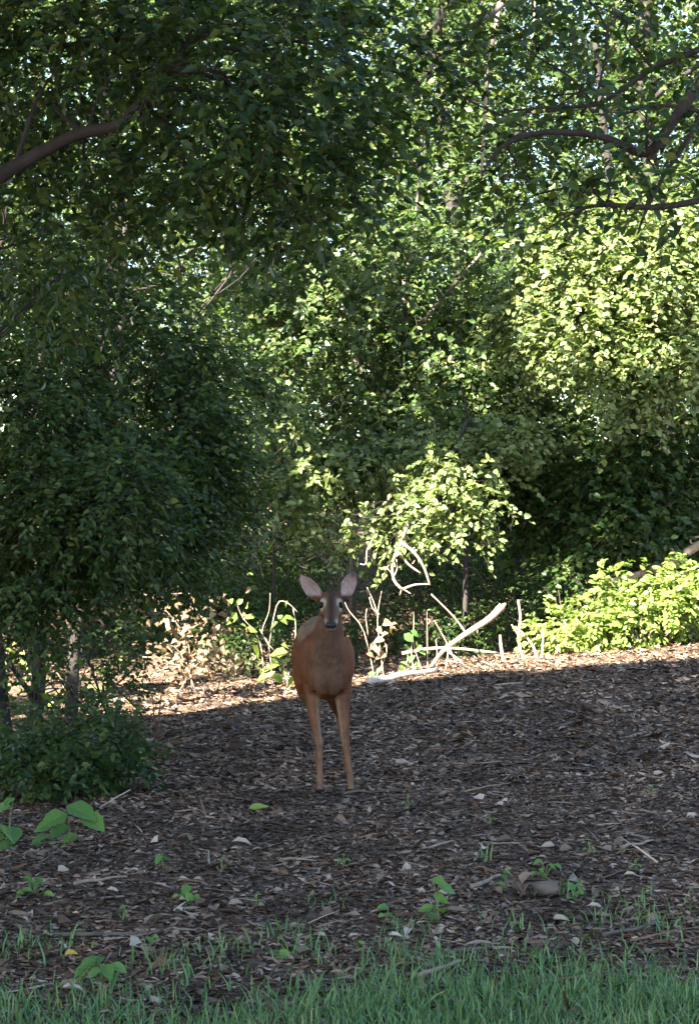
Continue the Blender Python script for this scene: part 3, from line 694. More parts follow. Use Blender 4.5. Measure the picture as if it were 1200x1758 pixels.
    body = bpy.data.meshes.new_from_object(tmp.evaluated_get(dg)); body.name = 'body'
    bpy.data.objects.remove(tmp); bpy.data.meshes.remove(me)
    n = len(body.vertices); co = np.empty(n * 3, np.float32); body.vertices.foreach_get('co', co); co = co.reshape(-1, 3)
    nr = np.empty(n * 3, np.float32); body.vertices.foreach_get('normal', nr); nr = nr.reshape(-1, 3)
    x, y, z = co.T
    C = np.tile(np.array([.250, .082, .022]), (n, 1))
    def mixc(mask, c):
        nonlocal C
        mask = np.clip(mask, 0, 1)[:, None]; C = C * (1 - mask) + np.array(c) * mask
    ss = lambda a, b, t: sstep(a, b, t)
    g = lambda cx, cy, cz, rx, ry, rz: np.exp(-(((x - cx) / rx) ** 2 + ((y - cy) / ry) ** 2 + ((z - cz) / rz) ** 2))
    torso = 1 - ss(.99, 1.03, z)
    front = ss(.25, .8, -nr[:, 1])
    mixc(.95 * front * torso * ss(.52, .64, z) * (1 - ss(.0, .12, y)) * (1 - ss(.045, .125, np.abs(x - .003))), (.185, .128, .094))     # greyer neck and breast
    mixc(.5 * front * torso * ss(.5, .6, z) * (1 - ss(.0, .15, y)), (.21, .115, .066)); mixc(.5 * np.exp(-((x - .002) / .010) ** 2) * (y < .05) * ss(.50, .54, z) * (1 - ss(.60, .68, z)), (.08, .045, .03))
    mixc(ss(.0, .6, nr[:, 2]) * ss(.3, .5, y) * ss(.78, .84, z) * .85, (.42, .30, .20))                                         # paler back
    mixc(.9 * ss(.5, .95, -nr[:, 2]) * (y > .1) * ss(.45, .5, z), (.45, .38, .30))                                     # belly
    lowleg = 1 - ss(.27, .34, z); mixc(.55 * lowleg, (.36, .21, .13)); outer = ss(.25, .8, np.where(x < .02, -nr[:, 0], nr[:, 0]))
    inner = ss(.2, .8, np.where(x < .0, nr[:, 0], -nr[:, 0])); mixc(.75 * (inner + .5 * front) * (z < .55) * (z > .25) * (y < .3), (.46, .32, .225))
    mixc(.6 * front * (z < .30) * (y < .2), (.44, .29, .20)); mixc(.7 * outer * (z < .56) * ss(.10, .3, z), (.22, .075, .025))
    head = ss(.985, 1.03, z - (y + .10) * .35) * (y < -.04)
    head = ss(.0, .03, z - 1.0 + np.clip(-.16 - y, 0, .2) * .75) * (y < -.03)
    mixc(.85 * head, (.185, .110, .068))
    hx = x - .02
    mixc(.85 * head * np.exp(-(hx / .017) ** 2) * ss(.10, .14, -y), (.045, .034, .034))                                 # dark stripe down the face
    mixc(.6 * g(.02, -.13, 1.125, .03, .06, .02), (.13, .055, .030))
    mixc(.7 * g(.02, -.17, 1.10, .022, .05, .03), (.11, .060, .040))
    for s in (-1, 1):
        mixc(1.15 * g(.02 + s * .050, -.185, 1.036, .018, .03, .012), (.80, .70, .54))
        mixc(1.0 * g(.02 + s * .036, -.195, 1.066, .010, .03, .022), (.80, .70, .54))
        mixc(.9 * g(.02 + s * .050, -.18, 1.084, .018, .03, .008), (.75, .64, .50))
        mixc(.9 * g(.02 + s * .030, -.275, .972, .012, .03, .014), (.72, .60, .48))
    mixc(1.3 * g(.021, -.27, .925, .035, .045, .013), (.85, .74, .62))                                                 # white chin
    mixc(.45 * g(.015, -.15, .95, .04, .08, .03), (.36, .29, .23))                                                      # throat
    earm = ss(1.095, 1.12, z) * (np.abs(hx) > .055)
    earf = earm * ss(.1, .6, -nr[:, 1]); mixc(earm, (.17, .11, .08)); mixc(.95 * earf, (.62, .46, .46))
    mixc(.8 * earm * g(.145, -.12, 1.225, .02, .1, .02), (.12, .08, .07))
    mixc(.55 * earf * g(.095, -.1, 1.14, .02, .1, .06), (.90, .78, .76)); mixc(.55 * earf * g(-.085, -.1, 1.12, .025, .1, .05), (.90, .78, .76))
    mixc(1 - ss(.022, .034, z), (.025, .02, .018))                                                                     # hooves
    mixc(.9 * (y > .93) * ss(.2, .6, nr[:, 1]), (.2, .1, .05))
    C *= .41
    ca = body.color_attributes.new('fur', 'FLOAT_COLOR', 'POINT')
    ca.data.foreach_set('color', np.concatenate([C, np.ones((n, 1))], 1).astype(np.float32).ravel())
    m, nd, l, b, out = new_mat('fur')
    at_ = nd.new('ShaderNodeAttribute'); at_.attribute_name = 'fur'
    tc = nd.new('ShaderNodeTexCoord'); mp = nd.new('ShaderNodeMapping'); mp.inputs['Scale'].default_value = (160, 60, 45); l.new(tc.outputs['Object'], mp.inputs['Vector'])
    nz = nd.new('ShaderNodeTexNoise'); nz.inputs['Scale'].default_value = 1.0; nz.inputs['Detail'].default_value = 4; l.new(mp.outputs['Vector'], nz.inputs['Vector'])
    n2 = nd.new('ShaderNodeTexNoise'); n2.inputs['Scale'].default_value = 14; n2.inputs['Detail'].default_value = 5; l.new(tc.outputs['Object'], n2.inputs['Vector'])
    ad = nd.new('ShaderNodeMath'); ad.operation = 'ADD'; l.new(nz.outputs['Fac'], ad.inputs[0]); l.new(n2.outputs['Fac'], ad.inputs[1])
    r = ramp(nd, [(.40, (.62, .60, .58)), (.60, (1.25, 1.22, 1.2))])
    hf = nd.new('ShaderNodeMath'); hf.operation = 'MULTIPLY'; hf.inputs[1].default_value = .5; l.new(ad.outputs[0], hf.inputs[0]); l.new(hf.outputs[0], r.inputs['Fac'])
    mx = nd.new('ShaderNodeMix'); mx.data_type = 'RGBA'; mx.blend_type = 'MULTIPLY'; mx.inputs['Factor'].default_value = .8
    l.new(at_.outputs['Color'], mx.inputs['A']); l.new(r.outputs['Color'], mx.inputs['B']); l.new(mx.outputs['Result'], b.inputs['Base Color'])
    b.inputs['Roughness'].default_value = .75; b.inputs['Specular IOR Level'].default_value = .2
    
    bp = nd.new('ShaderNodeBump'); bp.inputs['Strength'].default_value = .35; bp.inputs['Distance'].default_value = .006
    l.new(ad.outputs[0], bp.inputs['Height']); l.new(bp.outputs['Normal'], b.inputs['Normal'])
    M['fur'] = m
    me_, nd, l, b, out = new_mat('eye'); b.inputs['Base Color'].default_value = (.008, .006, .005, 1); b.inputs['Roughness'].default_value = .06; b.inputs['Specular IOR Level'].default_value = .12; M['eye'] = me_
    mn, nd, l, b, out = new_mat('nose'); b.inputs['Base Color'].default_value = (.012, .011, .012, 1); b.inputs['Roughness'].default_value = .5; b.inputs['Specular IOR Level'].default_value = .3; M['nose'] = mn
    t = empty('deer', base, 'reddish-brown doe standing in the shade, facing the viewer with ears raised', 'deer')
    body.materials.clear(); body.materials.append(m)
    o = link('body', body, None, t, True)
    def small(name, mat, c, r, rot=None, shape=None):
        nonlocal V, Fc
        V, Fc = [], []; ell((0, 0, 0), r, rot, 16, 12)
        if shape: V = [shape(v) for v in V]
        e = link(name, mesh_from(name, V, faces=Fc), mat, t, True); e.location = c
    for s in (-1, 1): small('eye', 'eye', (.02 + s * .0515, -.190, 1.057), (.0165, .017, .0170), Matrix.Rotation(s * .5, 3, 'Z'))
    def nose_shape(v):
        k = 1.0 + .25 * max(-1, min(1, v.z / .021)); return Vector((v.x * k, v.y, v.z))
    small('nose', 'nose', (.021, -.316, .951), (.031, .017, .024), Matrix.Rotation(.3, 3, 'X'), nose_shape)
    small('mouth_line', 'nose', (.021, -.312, .922), (.022, .008, .003))
build_deer()

# ================================================================== THE FOREST FLOOR
def grass_edge(x): return 6.86 + 0.20 * x + 0.12 * np.sin(x * 3.1) + 0.08 * np.sin(x * 7.3 + 1)
def litter(n, y0, y1, xw, smin, smax, name='leaf_litter'):
    y = rng.uniform(y0, y1, n); x = rng.uniform(-1, 1, n) * (xw[0] + xw[1] * y)
    z = height(x, y) + rng.uniform(0.001, 0.016, n)
    P = np.stack([x, y, z], 1)
    az = rng.uniform(0, 2 * np.pi, n)
    A = np.stack([np.cos(az), np.sin(az), rng.normal(size=n) * 0.15], 1)
    N = np.stack([rng.normal(size=n) * 0.25, rng.normal(size=n) * 0.25, np.ones(n)], 1)
    N *= np.where(rng.random(n) < 0.5, 1.0, -1.0)[:, None]
    L = rng.uniform(smin, smax, n) * np.where(rng.random(n) < 0.06, 1.9, 1.0)
    W = L * np.where(rng.random(n) < 0.45, rng.uniform(0.14, 0.3, n), rng.uniform(0.4, 0.8, n))
    return P, A, N, L, W
P, A, N, L, W = [np.concatenate(c) for c in zip(litter(62000, 4.6, 12.5, (.6, .18), .016, .048), litter(52000, 12.0, 21.5, (.8, .19), .024, .066), litter(9000, 21, 32, (1, .2), .05, .13))]
tm = LEAF_MED[0].copy(); tm[:, 2] *= 1.3
me = mesh_from('leaf_litter', leaf_verts(P, A, N, L, W, (tm, LEAF_MED[1])), LEAF_MED[1]); me.materials.append(M['litter'])
tag(link('leaf_litter', me), 'brown and grey litter of dead leaves and wood chips covering the ground', 'leaf litter', kind='stuff')

P, A, N, L, W = litter(2600, 4.8, 20, (.6, .19), .06, .17)
A[:, 1] *= .6; P[:, 2] += .008
tw = np.array([[0, -.5, 0], [0, .5, 0], [.5, .45, .02], [.5, -.45, .02], [1, .3, 0], [1, -.3, 0], [.5, 0, .04], [0, 0, .03]])
me = mesh_from('twig_litter', leaf_verts(P, A, N, L, np.clip(L * .06, .004, .009), (tw, [(0, 7, 6, 3), (7, 1, 2, 6), (3, 6, 4, 5), (6, 2, 4)])), [(0, 7, 6, 3), (7, 1, 2, 6), (3, 6, 4, 5), (6, 2, 4)]); me.materials.append(M['litter'])
tag(link('twig_litter', me), 'thin broken twigs and splinters scattered through the leaf litter', 'twigs', kind='stuff')

# single dead leaves and chips large enough to pick out
def floor_leaf(px, py, L, mat, label, name='fallen_leaf', cat='leaf', w=0.62, group=None, tilt=None, az=None, curl=1.6):
    p = on_ground(px, py) + Vector((0, 0, 0.018))
    key = (mat, w, curl)
    if key not in FL:
        t = LEAF_FINE[0].copy(); t[:, 1] *= w; t[:, 2] *= curl; t[:, 0] -= .5
        FL[key] = mesh_from('fallen_leaf_blade', t, faces=LEAF_FINE[1]); FL[key].materials.append(M[mat])
    az = random.uniform(0, 6.28) if az is None else az
    tx, ty = tilt or (random.gauss(0, .3), random.gauss(-.15, .3))
    o = link(name, FL[key]); o.matrix_basis = leaf_matrix(p, (math.cos(az), math.sin(az), random.gauss(0, .1)), (tx, ty, 1), L)
    return tag(o, label, cat, group)
FL = {}
floor_leaf(445, 1392, .115, 'leaf_lime', 'yellow-green fallen leaf lying on the litter in front of the deer', az=0.15, tilt=(0, -.45), curl=.6)
floor_leaf(1142, 1430, .05, 'leaf_yellow', 'small bright yellow leaf alone on the brown litter', az=1.2, tilt=(0, -.6))
floor_leaf(124, 1646, .055, 'leaf_yellow', 'small orange-yellow leaf beside the grass edge', az=.2, tilt=(0, -.5))
floor_leaf(240, 1632, .105, 'leaf_pale', 'large pale grey-pink dead leaf near the grass', az=.9, tilt=(0.2, -.6), w=.8)
floor_leaf(262, 1452, .10, 'leaf_pale', 'pale cream dead leaf standing up near a small green sprig', az=2.2, tilt=(0, -.9), w=.7)
floor_leaf(418, 1453, .11, 'leaf_pale', 'long pale tan dead leaf lying flat, alone', az=.1, tilt=(0, -.4), w=.4)
floor_leaf(320, 1552, .07, 'leaf_pale', 'white curled leaf tucked under the round green tuft', az=.05, tilt=(0, -.5), w=.4)
floor_leaf(110, 1500, .06, 'leaf_pale', 'round whitish curled leaf on the litter by the fallen stick', az=.6, tilt=(0, -.7), w=.9)
floor_leaf(680, 1614, .06, 'leaf_pale', 'small white chip of leaf before the round-leaved seedling', az=0, tilt=(0, -.5), w=.4)
floor_leaf(130, 1708, .10, 'leaf_pale', 'narrow white dead leaf caught in the grass', az=.2, tilt=(0, -.4), w=.25)
for k in range(110):
    px, py = random.uniform(5, 1195), 1385 + 260 * random.random() ** 0.9
    kind = k % 3
    if kind == 0: floor_leaf(px, py, random.uniform(.055, .10), 'litter_part', 'dull brown dead leaf, one of many lying on the litter', group='brown dead leaves on the litter')
    elif kind == 1: floor_leaf(px, py, random.uniform(.06, .12), 'litter_part', 'narrow grey-brown wood chip, one of many on the litter', 'wood_chip', 'wood chip', .22, 'wood chips on the litter', az=random.gauss(0, .5), curl=.4)
    else: floor_leaf(px, py, random.uniform(.045, .075), 'leaf_pale', 'small pale dead leaf, one of many on the litter', group='pale dead leaves on the litter', w=.5)

def stick(px0, py0, px1, py1, r, label, mat='bark_grey', lift=0.015, name='fallen_stick', cat='stick', lift1=None, d=None, bend=.02):
    a = on_ground(px0, py0) if d is None else at(px0, py0, d); b = on_ground(px1, py1) if d is None else at(px1, py1, d)
    if d is None: a = a + Vector((0, 0, lift)); b = b + Vector((0, 0, lift if lift1 is None else lift1))
    pts = wander(a, b, 4, bend)
    o = tube(name, [(p - a, r * (1 - .12 * i)) for i, p in enumerate(pts)], mat, None, 7, 3, .12); o.location = a
    return tag(o, label, cat)
stick(128, 1524, 218, 1511, .009, 'straight pale stick lying by the whitish curled leaf', 'bark_pale')
stick(1036, 1622, 1135, 1600, .008, 'thin grey stick lying across the top of the grass', 'bark_grey', .035)
stick(88, 1612, 270, 1608, .010, 'long grey stick half sunk in the litter near the grass', 'bark_grey')
stick(810, 1528, 858, 1508, .012, 'short pale stick pointing at the curled bark', 'bark_pale')
stick(690, 1470, 775, 1450, .008, 'slim pale stick lying among the litter in front of the deer', 'bark_pale')
stick(1068, 1462, 1120, 1448, .009, 'short tan stick below the small yellow leaf', 'bark_pale')
stick(480, 1482, 548, 1477, .008, 'tan stick lying level on the litter', 'bark_pale')
stick(780, 1640, 850, 1632, .009, 'brown bent stick at the edge of the grass', 'bark_grey')
stick(720, 1690, 790, 1664, .010, 'pale broken stick lying in the first grass', 'bark_pale', .03)
stick(300, 1570, 318, 1556, .005, 'short white twig under the round green tuft', 'bark_white')
stick(590, 1368, 690, 1360, .008, 'dark stick on the ground at the deer feet', 'bark_grey')
stick(850, 1180, 1010, 1172, .010, 'thin stick lying along the shadow edge on the rise', 'bark_pale')

# curled bark lying on the litter
def curled_bark():
    p = on_ground(935, 1541); t = empty('curled_bark', p, 'pale grey curl of bark with dark crumpled leaves on the litter', 'bark')
    V, Fc = [], []
    n, m = 12, 6
    for i in range(m):
        u = i / (m - 1)
        for k in range(n):
            a = -0.5 + 4.6 * k / (n - 1); rr = (.034 + .004 * math.sin(5 * u + k)) * (1 - .012 * k)
            V.append((-.055 + .11 * u + .006 * math.sin(k * 1.7), rr * math.cos(a) * .9, .034 + rr * math.sin(a)))
    for i in range(m - 1):
        for k in range(n - 1):
            q = i * n + k; Fc.append((q, q + 1, q + n + 1, q + n))
    o = link('bark_shell', mesh_from('bark_shell', V, faces=Fc), 'bark_grey', t, True)
    sm = o.modifiers.new('solid', 'SOLIDIFY'); sm.thickness = .006
    lm = unit_leaf_mesh('crumpled_leaf_blade', (LEAF_FINE[0] * np.array([1, 1, 3.0]), LEAF_FINE[1]), .7, 'litter_part')
    for k in range(9):
        add_leaf(lm, p + Vector((random.uniform(-.20, -.05), random.uniform(-.03, .05), random.uniform(.01, .05))), (random.gauss(0, 1), random.gauss(0, 1), random.gauss(0, .5)), (random.gauss(0, .5), -.6, 1), random.uniform(.05, .09), t, 'crumpled_leaf')
curled_bark()

# ------------------------------------------------------------------ grass
def blades(x, y, hgt, name, label):
    n = len(x); z = height(x, y) - .005
    az = rng.uniform(0, 2 * np.pi, n); lean = rng.uniform(.15, 1.1, n)
    D = np.stack([np.cos(az), np.sin(az), np.zeros(n)], 1); S = np.stack([-np.sin(az), np.cos(az), np.zeros(n)], 1)
    S = unit(S + rng.normal(size=(n, 3)) * .3)
    B = np.stack([x, y, z], 1); w = rng.uniform(.0018, .0042, n)[:, None]; up = np.array([0, 0, 1.0])
    vs = []
    for t, ww in ((0, 1), (.4, .95), (.75, .65), (1, 0)):
        c = B + up * (hgt * (t - .25 * lean * t ** 2))[:, None] + D * (hgt * lean * t ** 2 * .8)[:, None]
        vs += [c - S * w * ww, c + S * w * ww] if ww else [c]
    V = np.stack(vs, 1)
    me = mesh_from(name, V, [(0, 1, 3, 2), (2, 3, 5, 4), (4, 5, 6)]); me.materials.append(M['grass'])
    return tag(link(name, me), label, 'grass', kind='stuff')
n = 100000
x = rng.uniform(-2.2, 2.2, n); y = rng.uniform(4.2, 8.2, n)
ge = grass_edge(x); dens = 1 / (1 + np.exp((y - ge) / .13)); pat = .55 + .45 * np.sin(x * 5 + 1.3 * np.sin(y * 4)) * np.sin(y * 6 + x)
k = rng.random(n) < dens * (0.55 + .45 * np.clip(pat, 0, 1)) * np.where(x > 0, 1.0, .72)
blades(x[k], y[k], rng.uniform(.035, .115, k.sum()), 'grass', 'blue-green lawn grass growing along the near edge of the litter')
tx, ty = [], []
for px, py, r, c in ((690, 1650, .09, 160), (700, 1600, .05, 50), (520, 1640, .06, 60), (1130, 1590, .10, 150), (830, 1480, .03, 16), (480, 1610, .05, 40), (390, 1640, .06, 50), (985, 1540, .05, 40), (770, 1660, .07, 70), (1060, 1560, .07, 40), (880, 1600, .06, 36), (560, 1560, .05, 24), (60, 1640, .12, 160), (1000, 1590, .06, 30), (300, 1660, .10, 120), (930, 1660, .10, 110)):
    g = on_ground(px, py); c = int(c * .5); tx.append(rng.normal(g.x, r, c)); ty.append(rng.normal(g.y, r * 1.3, c))
tx = np.concatenate(tx); ty = np.concatenate(ty)
blades(tx, ty, rng.uniform(.04, .12, len(tx)), 'grass_tufts', 'thin stray grass tufts sprouting from the litter')

# ------------------------------------------------------------------ little plants: every leaf a part
WEED = unit_leaf_mesh('weed_blade', LEAF_FINE, .72, 'leaf_weed')
WEEDN = unit_leaf_mesh('weed_blade_narrow', LEAF_FINE, .5, 'leaf_weed')
LIT = unit_leaf_mesh('sun_weed_blade', LEAF_FINE, .55, 'leaf_part_sunny')
DEAD = unit_leaf_mesh('dead_blade', (LEAF_FINE[0] * np.array([1, 1, 2.2]), LEAF_FINE[1]), .7, 'leaf_dead')
def seedling(name, label, px, py, leaves, L, mesh=None, d=None, stem_mat='stem_green', cat='seedling', r=.0025):
    """leaves: pixel places of the leaf centres"""
    b = on_ground(px, py); t = empty(name, b, label, cat)
    for (lx, ly, *sc) in leaves:
        p = at(lx, ly, b.y + random.uniform(-.04, .04)); Lk = L * (sc[0] if sc else random.uniform(.8, 1.1))
        hz = Vector((p.x - b.x + random.gauss(0, .02), random.gauss(-.03, .04), random.gauss(-.01, .01)))
        a = (hz.normalized() + Vector((0, 0, -.15))).normalized()
        q = p - a * Lk * .5
        add_leaf(mesh or WEED, q, a, (random.gauss(0, .25), -.75, 1), Lk, t)
        pts = [(Vector((0, 0, -.01)), r), ((q - b) * .55 + Vector((0, 0, .25 * (q - b).length * .4)), r * .8), (q - b, r * .5)]
        o = tube('stem', pts, stem_mat, None, 5, 3, 0); o.parent = t
    return t
seedling('broadleaf_weed', 'broad-leaved weed with one large round leaf before the low shrub', 122, 1452, [(142, 1395, 1.25), (92, 1408), (100, 1428), (162, 1412), (76, 1420, .8), (120, 1440, .7), (70, 1440, .7), (95, 1455, .5), (140, 1462, .6), (60, 1450, .5)], .145)
seedling('broadleaf_weed', 'broad-leaved weed with narrower drooping leaves before the low shrub', 14, 1462, [(18, 1430, 1.3), (-10, 1440), (6, 1460, .8), (22, 1468, .6), (2, 1388, .7), (16, 1376, .5)], .15)
seedling('seedling', 'upright seedling with oval leaves in pairs on the bare litter', 752, 1584, [(753, 1513), (768, 1527), (738, 1558), (757, 1562), (744, 1576), (741, 1583, .6), (760, 1545, .7), (730, 1560, .8), (752, 1540, .8)], .078)
seedling('seedling', 'low seedling with four small round leaves on the litter', 664, 1586, [(656, 1558), (668, 1571), (655, 1572), (663, 1585), (673, 1580, .6)], .05)
seedling('tuft_plant', 'round tight green tuft on the litter with a white leaf below', 320, 1550, [(310, 1545), (325, 1543), (318, 1535), (332, 1548), (306, 1550), (320, 1528), (300, 1540, .7), (338, 1540, .7)], .06)
seedling('seedling', 'forked seedling with narrow leaves just behind the curled bark', 868, 1532, [(866, 1506), (872, 1498), (862, 1520), (878, 1515), (858, 1526, .7)], .05, WEEDN)
seedling('seedling', 'spreading seedling with leaves held wide beside the curled bark', 934, 1510, [(922, 1480), (930, 1494), (948, 1488), (958, 1487), (932, 1502), (915, 1500)], .055, WEEDN)
seedling('seedling', 'pale green seedling standing close against the curled bark', 986, 1546, [(980, 1522), (992, 1520), (986, 1534), (996, 1532), (976, 1540)], .05)
seedling('seedling', 'single-sprig seedling beside the cream dead leaf', 280, 1492, [(278, 1462), (284, 1474), (272, 1476), (279, 1486)], .05)
seedling('toothed_weed', 'low ragged weed at the end of the whitish leaf', 62, 1540, [(45, 1528), (60, 1520), (75, 1530), (55, 1538), (85, 1535), (50, 1510), (35, 1535), (68, 1512)], .07, WEEDN)
seedling('grass_weed', 'leafy weed rising out of the near grass beside the grey-pink leaf', 175, 1690, [(150, 1655), (165, 1650), (185, 1668), (195, 1680), (160, 1672), (205, 1662), (190, 1690), (140, 1668)], .075)
seedling('seedling', 'small seedling with pale leaves flat beside the grass', 485, 1648, [(470, 1636), (490, 1638), (500, 1640), (482, 1645)], .05)
seedling('seedling', 'tiny sprig behind the large grey-pink dead leaf', 262, 1622, [(252, 1612), (268, 1610), (260, 1616)], .05, WEEDN)
seedling('sapling_sprig', 'twin dark red stems with a few leaves before the thicket', 268, 1318, [(262, 1195, .5), (284, 1170, .5), (258, 1310), (285, 1322), (300, 1330), (245, 1302)], .07, WEED, None, 'stem_red', 'sapling', .005)
for px, py in ((590, 1490), (1090, 1500), (440, 1560), (1120, 1370), (700, 1390), (380, 1500), (1010, 1470), (840, 1420), (210, 1580), (620, 1640)):
    seedling('sprout', 'tiny green sprout poking through the litter', px, py, [(px - 8, py - 12), (px + 8, py - 14), (px, py - 22)], .032, WEEDN)['group'] = 'sprouts in the litter'

# ------------------------------------------------------------------ sunlit weeds, brush and dead wood along the far edge
def weed_stems(name, label, px, py, d, stems, leaves, L, mesh, mat='bark_pale', r=.006, cat='weed', part='leaf'):
    b = ground(at(px, 0, d).x, d); t = empty(name, b, label, cat)
    for st in stems:
        pts = [(Vector(at(x, y, d + (z[0] if z else 0))), r * (1 - .65 * i / len(st))) for i, (x, y, *z) in enumerate(st)]
        p0 = pts[0][0]; g0 = ground(p0.x, p0.y)
        if p0.z < g0.z + .3: pts[0] = (g0 - Vector((0, 0, .02)), r)
        limb(t, pts, mat, 'stem', 6, 3)
    for lx, ly, *sc in leaves:
        p = at(lx, ly, d + random.uniform(-.12, .12)); az = random.uniform(0, 6.28)
        a = Vector((math.cos(az), math.sin(az) * .6, random.uniform(-.9, .1))).normalized(); Lk = L * (sc[0] if sc else random.uniform(.7, 1.15))
        add_leaf(mesh, p - a * Lk * .5, a, (random.gauss(0, .5), -.6, random.uniform(.3, 1)), Lk, t, part)
    return t
random.seed(21)
weed_stems('tall_weed', 'sunlit weed with pale stems and green leaves by the right flank of the deer', 468, 1170, 17.9,
           [[(455, 1175), (450, 1120), (438, 1085), (418, 1062), (408, 1040)], [(470, 1170), (462, 1110), (450, 1085), (462, 1050), (464, 1018)], [(462, 1110), (475, 1040), (492, 1034), (512, 1052)],
            [(500, 1165), (480, 1130), (460, 1105), (446, 1080)], [(505, 1120), (508, 1075), (503, 1045)], [(509, 1110), (514, 1098), (504, 1082)], [(488, 1180), (498, 1150), (512, 1160)]],
           [(398, 1062, 1.3), (410, 1034), (396, 1032), (424, 1040), (428, 1060), (432, 1082), (440, 1120, 1.6), (478, 1122, 1.7), (488, 1138, 1.2), (470, 1075, 1.1), (485, 1064), (498, 1062, 1.2), (492, 1038), (505, 1150, 1.2), (478, 1165, 1.2), (500, 1172, 1.4), (455, 1150, 1.3), (445, 1140), (462, 1160, 1.1), (512, 1165), (440, 1100), (420, 1075, .8), (490, 1110, .8), (470, 1140, 1.3), (450, 1165, 1.1), (488, 1155)], .115, LIT)
lv = [(random.gauss(cx, 22), random.gauss(cy, 20)) for cx, cy in ((300, 1070), (290, 1110), (345, 1080), (375, 1060), (370, 1110), (330, 1130), (395, 1140), (320, 1060), (360, 1140), (300, 1140)) for _ in range(24)]
weed_stems('dry_brush', 'heap of dry brush with sunlit withered brown leaves', 335, 1160, 18.3,
           [[(330, 1165), (325, 1110), (300, 1065), (270, 1030), (240, 1018)], [(250, 1022), (290, 1020), (330, 1018)], [(350, 1165), (360, 1110), (385, 1070), (390, 1050)], [(340, 1165), (310, 1120), (280, 1105)], [(370, 1165), (395, 1130), (420, 1118)], [(245, 1128), (290, 1130), (330, 1132)], [(300, 1165), (340, 1140), (390, 1145)]],
           lv, .075, DEAD, 'bark_grey', .008, 'brush')
lv = [(random.gauss(cx, 16), random.gauss(cy, 14)) for cx, cy in ((40, 1110), (60, 1150), (20, 1170), (30, 1130), (180, 1150), (170, 1190), (90, 1210), (200, 1205)) for _ in range(9)]
weed_stems('leafy_undergrowth', 'sunlit yellow-green undergrowth seen between the thicket trunks', 90, 1215, 18.0,
           [[(60, 1220), (50, 1160), (40, 1110)], [(100, 1225), (110, 1180), (90, 1140)], [(180, 1215), (178, 1170), (185, 1140)]], lv, .08, LIT, 'bark_pale', .006, 'undergrowth')
weed_stems('dead_weed', 'bare pale forked stems with withered pink-brown leaves by the left flank of the deer', 650, 1150, 18.2,
           [[(660, 1165), (652, 1110), (648, 1060), (655, 1015)], [(650, 1060), (640, 1030), (630, 1008)], [(652, 1055), (640, 1045), (634, 1025)], [(645, 1150), (625, 1085), (600, 1050), (592, 1034)], [(632, 1090), (628, 1060), (630, 1045)], [(640, 1165), (664, 1120), (655, 1095)]],
           [(665, 1070, 1.1), (652, 1082), (672, 1082, .9), (660, 1090), (645, 1118, 1.2), (655, 1125), (640, 1110, .9), (648, 1132), (660, 1112, .9), (676, 1072, .7), (636, 1125, .8), (650, 1100)], .10, DEAD, 'wood_bare', .0055)
weed_stems('broadleaf_sprout', 'short sunlit plant with round yellow-green leaves by the white log', 705, 1158, 18.3,
           [[(712, 1160), (706, 1120), (710, 1075), (710, 1050)], [(728, 1160), (712, 1115), (708, 1090)], [(734, 1112), (733, 1075), (733, 1050)], [(735, 1072), (738, 1065)], [(690, 1165), (700, 1130)]],
           [(702, 1095, 1.2), (712, 1088), (700, 1112, 1.2), (715, 1108), (695, 1140, 1.1), (720, 1112, .9), (705, 1130, 1.2), (716, 1142), (650, 1152, .9), (640, 1158), (690, 1148, .8), (725, 1120, .8)], .095, WEED, 'bark_pale', .006, 'plant')
def deadwood(name, label, d, paths, mat='wood_bare', cat='branch', ground_it=True):
    a = Vector(at(*paths[0][0][:2], d)); t = empty(name, a, label, cat)
    for k, (path, r0, r1) in enumerate([(p[0:-2], p[-2], p[-1]) for p in paths]):
        n = len(path) - 1
        limb(t, [(Vector(at(x, y, d + (z[0] if z else 0))), r0 + (r1 - r0) * i / n) for i, (x, y, *z) in enumerate(path)], mat, 'limb' if k == 0 else 'twig', 8, 3)
    return t
stick(632, 1176, 748, 1157, .036, 'white barked log lying in the sun behind the deer', 'bark_white', .03, 'birch_log', 'log', .03)
deadwood('broken_branch', 'thick broken branch with splintered pale end slanting up from the brush', 18.9,
         [[(730, 1160), (760, 1118), (800, 1088), (840, 1062), (862, 1040), .014, .034], [(862, 1042), (868, 1036), .028, .008], [(800, 1088), (780, 1060), (740, 1020), .010, .005]], 'wood_bare')
deadwood('fallen_branch', 'long pale branch lying level in the brush behind the broken one', 19.2, [[(690, 1122), (760, 1112), (860, 1122), .016, .010], [(760, 1112), (790, 1135), (800, 1150), .010, .006]], 'wood_bare')
deadwood('bare_stake', 'tall bare stem snapped off beside the broken branch', 18.8, [[(900, 1138), (890, 1100), (893, 1060), (889, 1030), .014, .010], [(890, 1092), (878, 1072), .008, .005]], 'wood_bare')
deadwood('bare_stake', 'forked bare stem leaning beside the green bush', 18.9, [[(926, 1142), (915, 1110), (900, 1090), (888, 1078), .014, .008], [(928, 1140), (932, 1100), (931, 1082), .012, .007], [(915, 1110), (908, 1098), .008, .005]], 'wood_bare')
deadwood('dead_stub', 'short forked dead stub at the foot of the broken branch', 18.7, [[(866, 1145), (860, 1110), (858, 1090), .018, .010], [(866, 1140), (850, 1150), (832, 1152), .014, .008]], 'wood_bare')
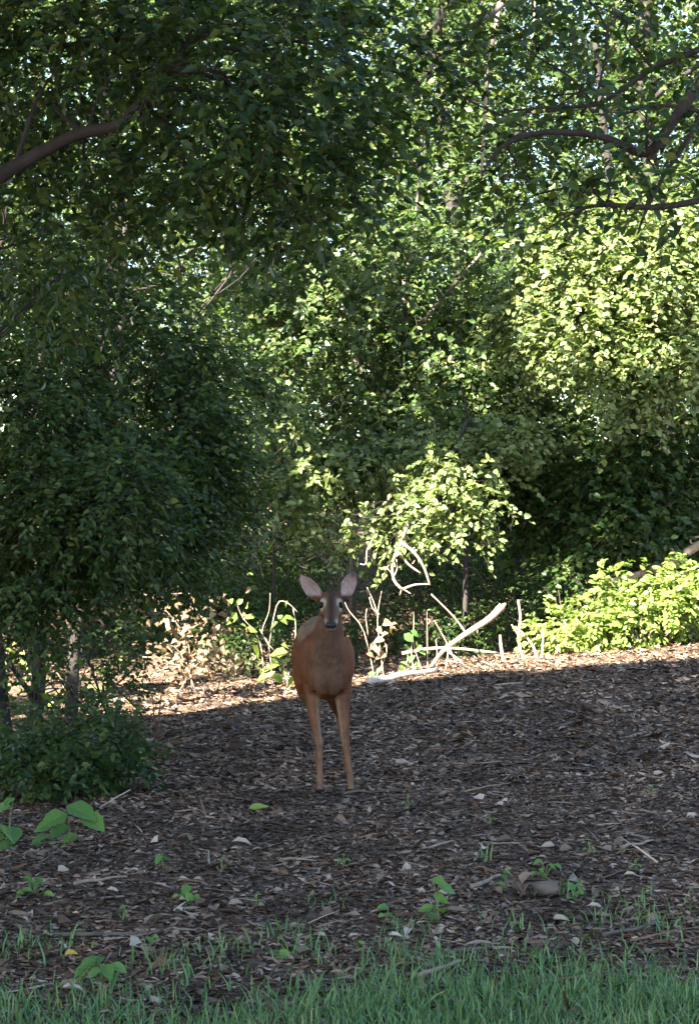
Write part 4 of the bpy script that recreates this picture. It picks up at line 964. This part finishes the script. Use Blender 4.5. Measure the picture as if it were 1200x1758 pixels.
deadwood('dry_weed', 'thin dry stems sticking up before the broken branch', 18.4, [[(738, 1160), (750, 1130), (748, 1098), .007, .004], [(765, 1150), (770, 1115), (772, 1100), .007, .004], [(785, 1142), (765, 1100), (745, 1065), .007, .004], [(750, 1130), (765, 1112), .006, .004]], 'wood_bare')
deadwood('hanging_branch', 'bare orange-pale dead branch hanging broken from the sunlit bough', 19.5,
         [[(700, 900), (686, 938), (674, 965), (676, 995), (690, 1012), .010, .014], [(690, 1012), (712, 1004), (738, 1003), .011, .006], [(690, 932), (712, 950), (728, 975), (738, 1005), .016, .008], [(683, 945), (700, 968), (722, 984), .013, .007], [(676, 960), (664, 975), (660, 986), .007, .004], [(690, 1010), (686, 1022), .008, .004], [(690, 1010), (706, 1020), .008, .004], [(676, 990), (682, 975), (680, 960), .006, .004], [(664, 975), (674, 986), .006, .004], [(708, 968), (712, 962), .006, .003], [(640, 925), (630, 945), (628, 968), (618, 968), .006, .005]], 'wood_bare')
deadwood('fallen_log', 'pale fallen log resting on the rise behind the sunlit bush', 20.6, [[(1040, 1000), (1100, 985), (1150, 965), (1215, 928), (1300, 900), .03, .055], [(1150, 962), (1110, 938), (1085, 930), .014, .008], [(1190, 940), (1185, 925), (1215, 920), .014, .010]], 'wood_bare')
deadwood('hanging_vine', 'sunlit pale vine hanging straight down through the leaves', 13.5, [[(852, -120), (858, -10), (846, 70), (838, 130), (832, 180), (830, 240), (826, 300), .017, .008], [(832, 180), (800, 172), (750, 170), .005, .003]], 'bark_pale', 'vine')
deadwood('hanging_vine', 'thin pale vine hanging beside the thicker one', 13.8, [[(922, -100), (918, 0), (914, 60), (905, 110), .008, .004]], 'bark_pale', 'vine')
deadwood('slanting_branch', 'long grey branch slanting down across the high leaves', 13.2, [[(960, -160), (870, 0), (806, 45), (760, 95), (730, 130), (690, 195), .020, .008], [(806, 45), (790, 90), (798, 118), .008, .004], [(790, -120), (775, 0), (722, 66), (700, 90), (655, 130), .012, .006]], 'bark_grey')
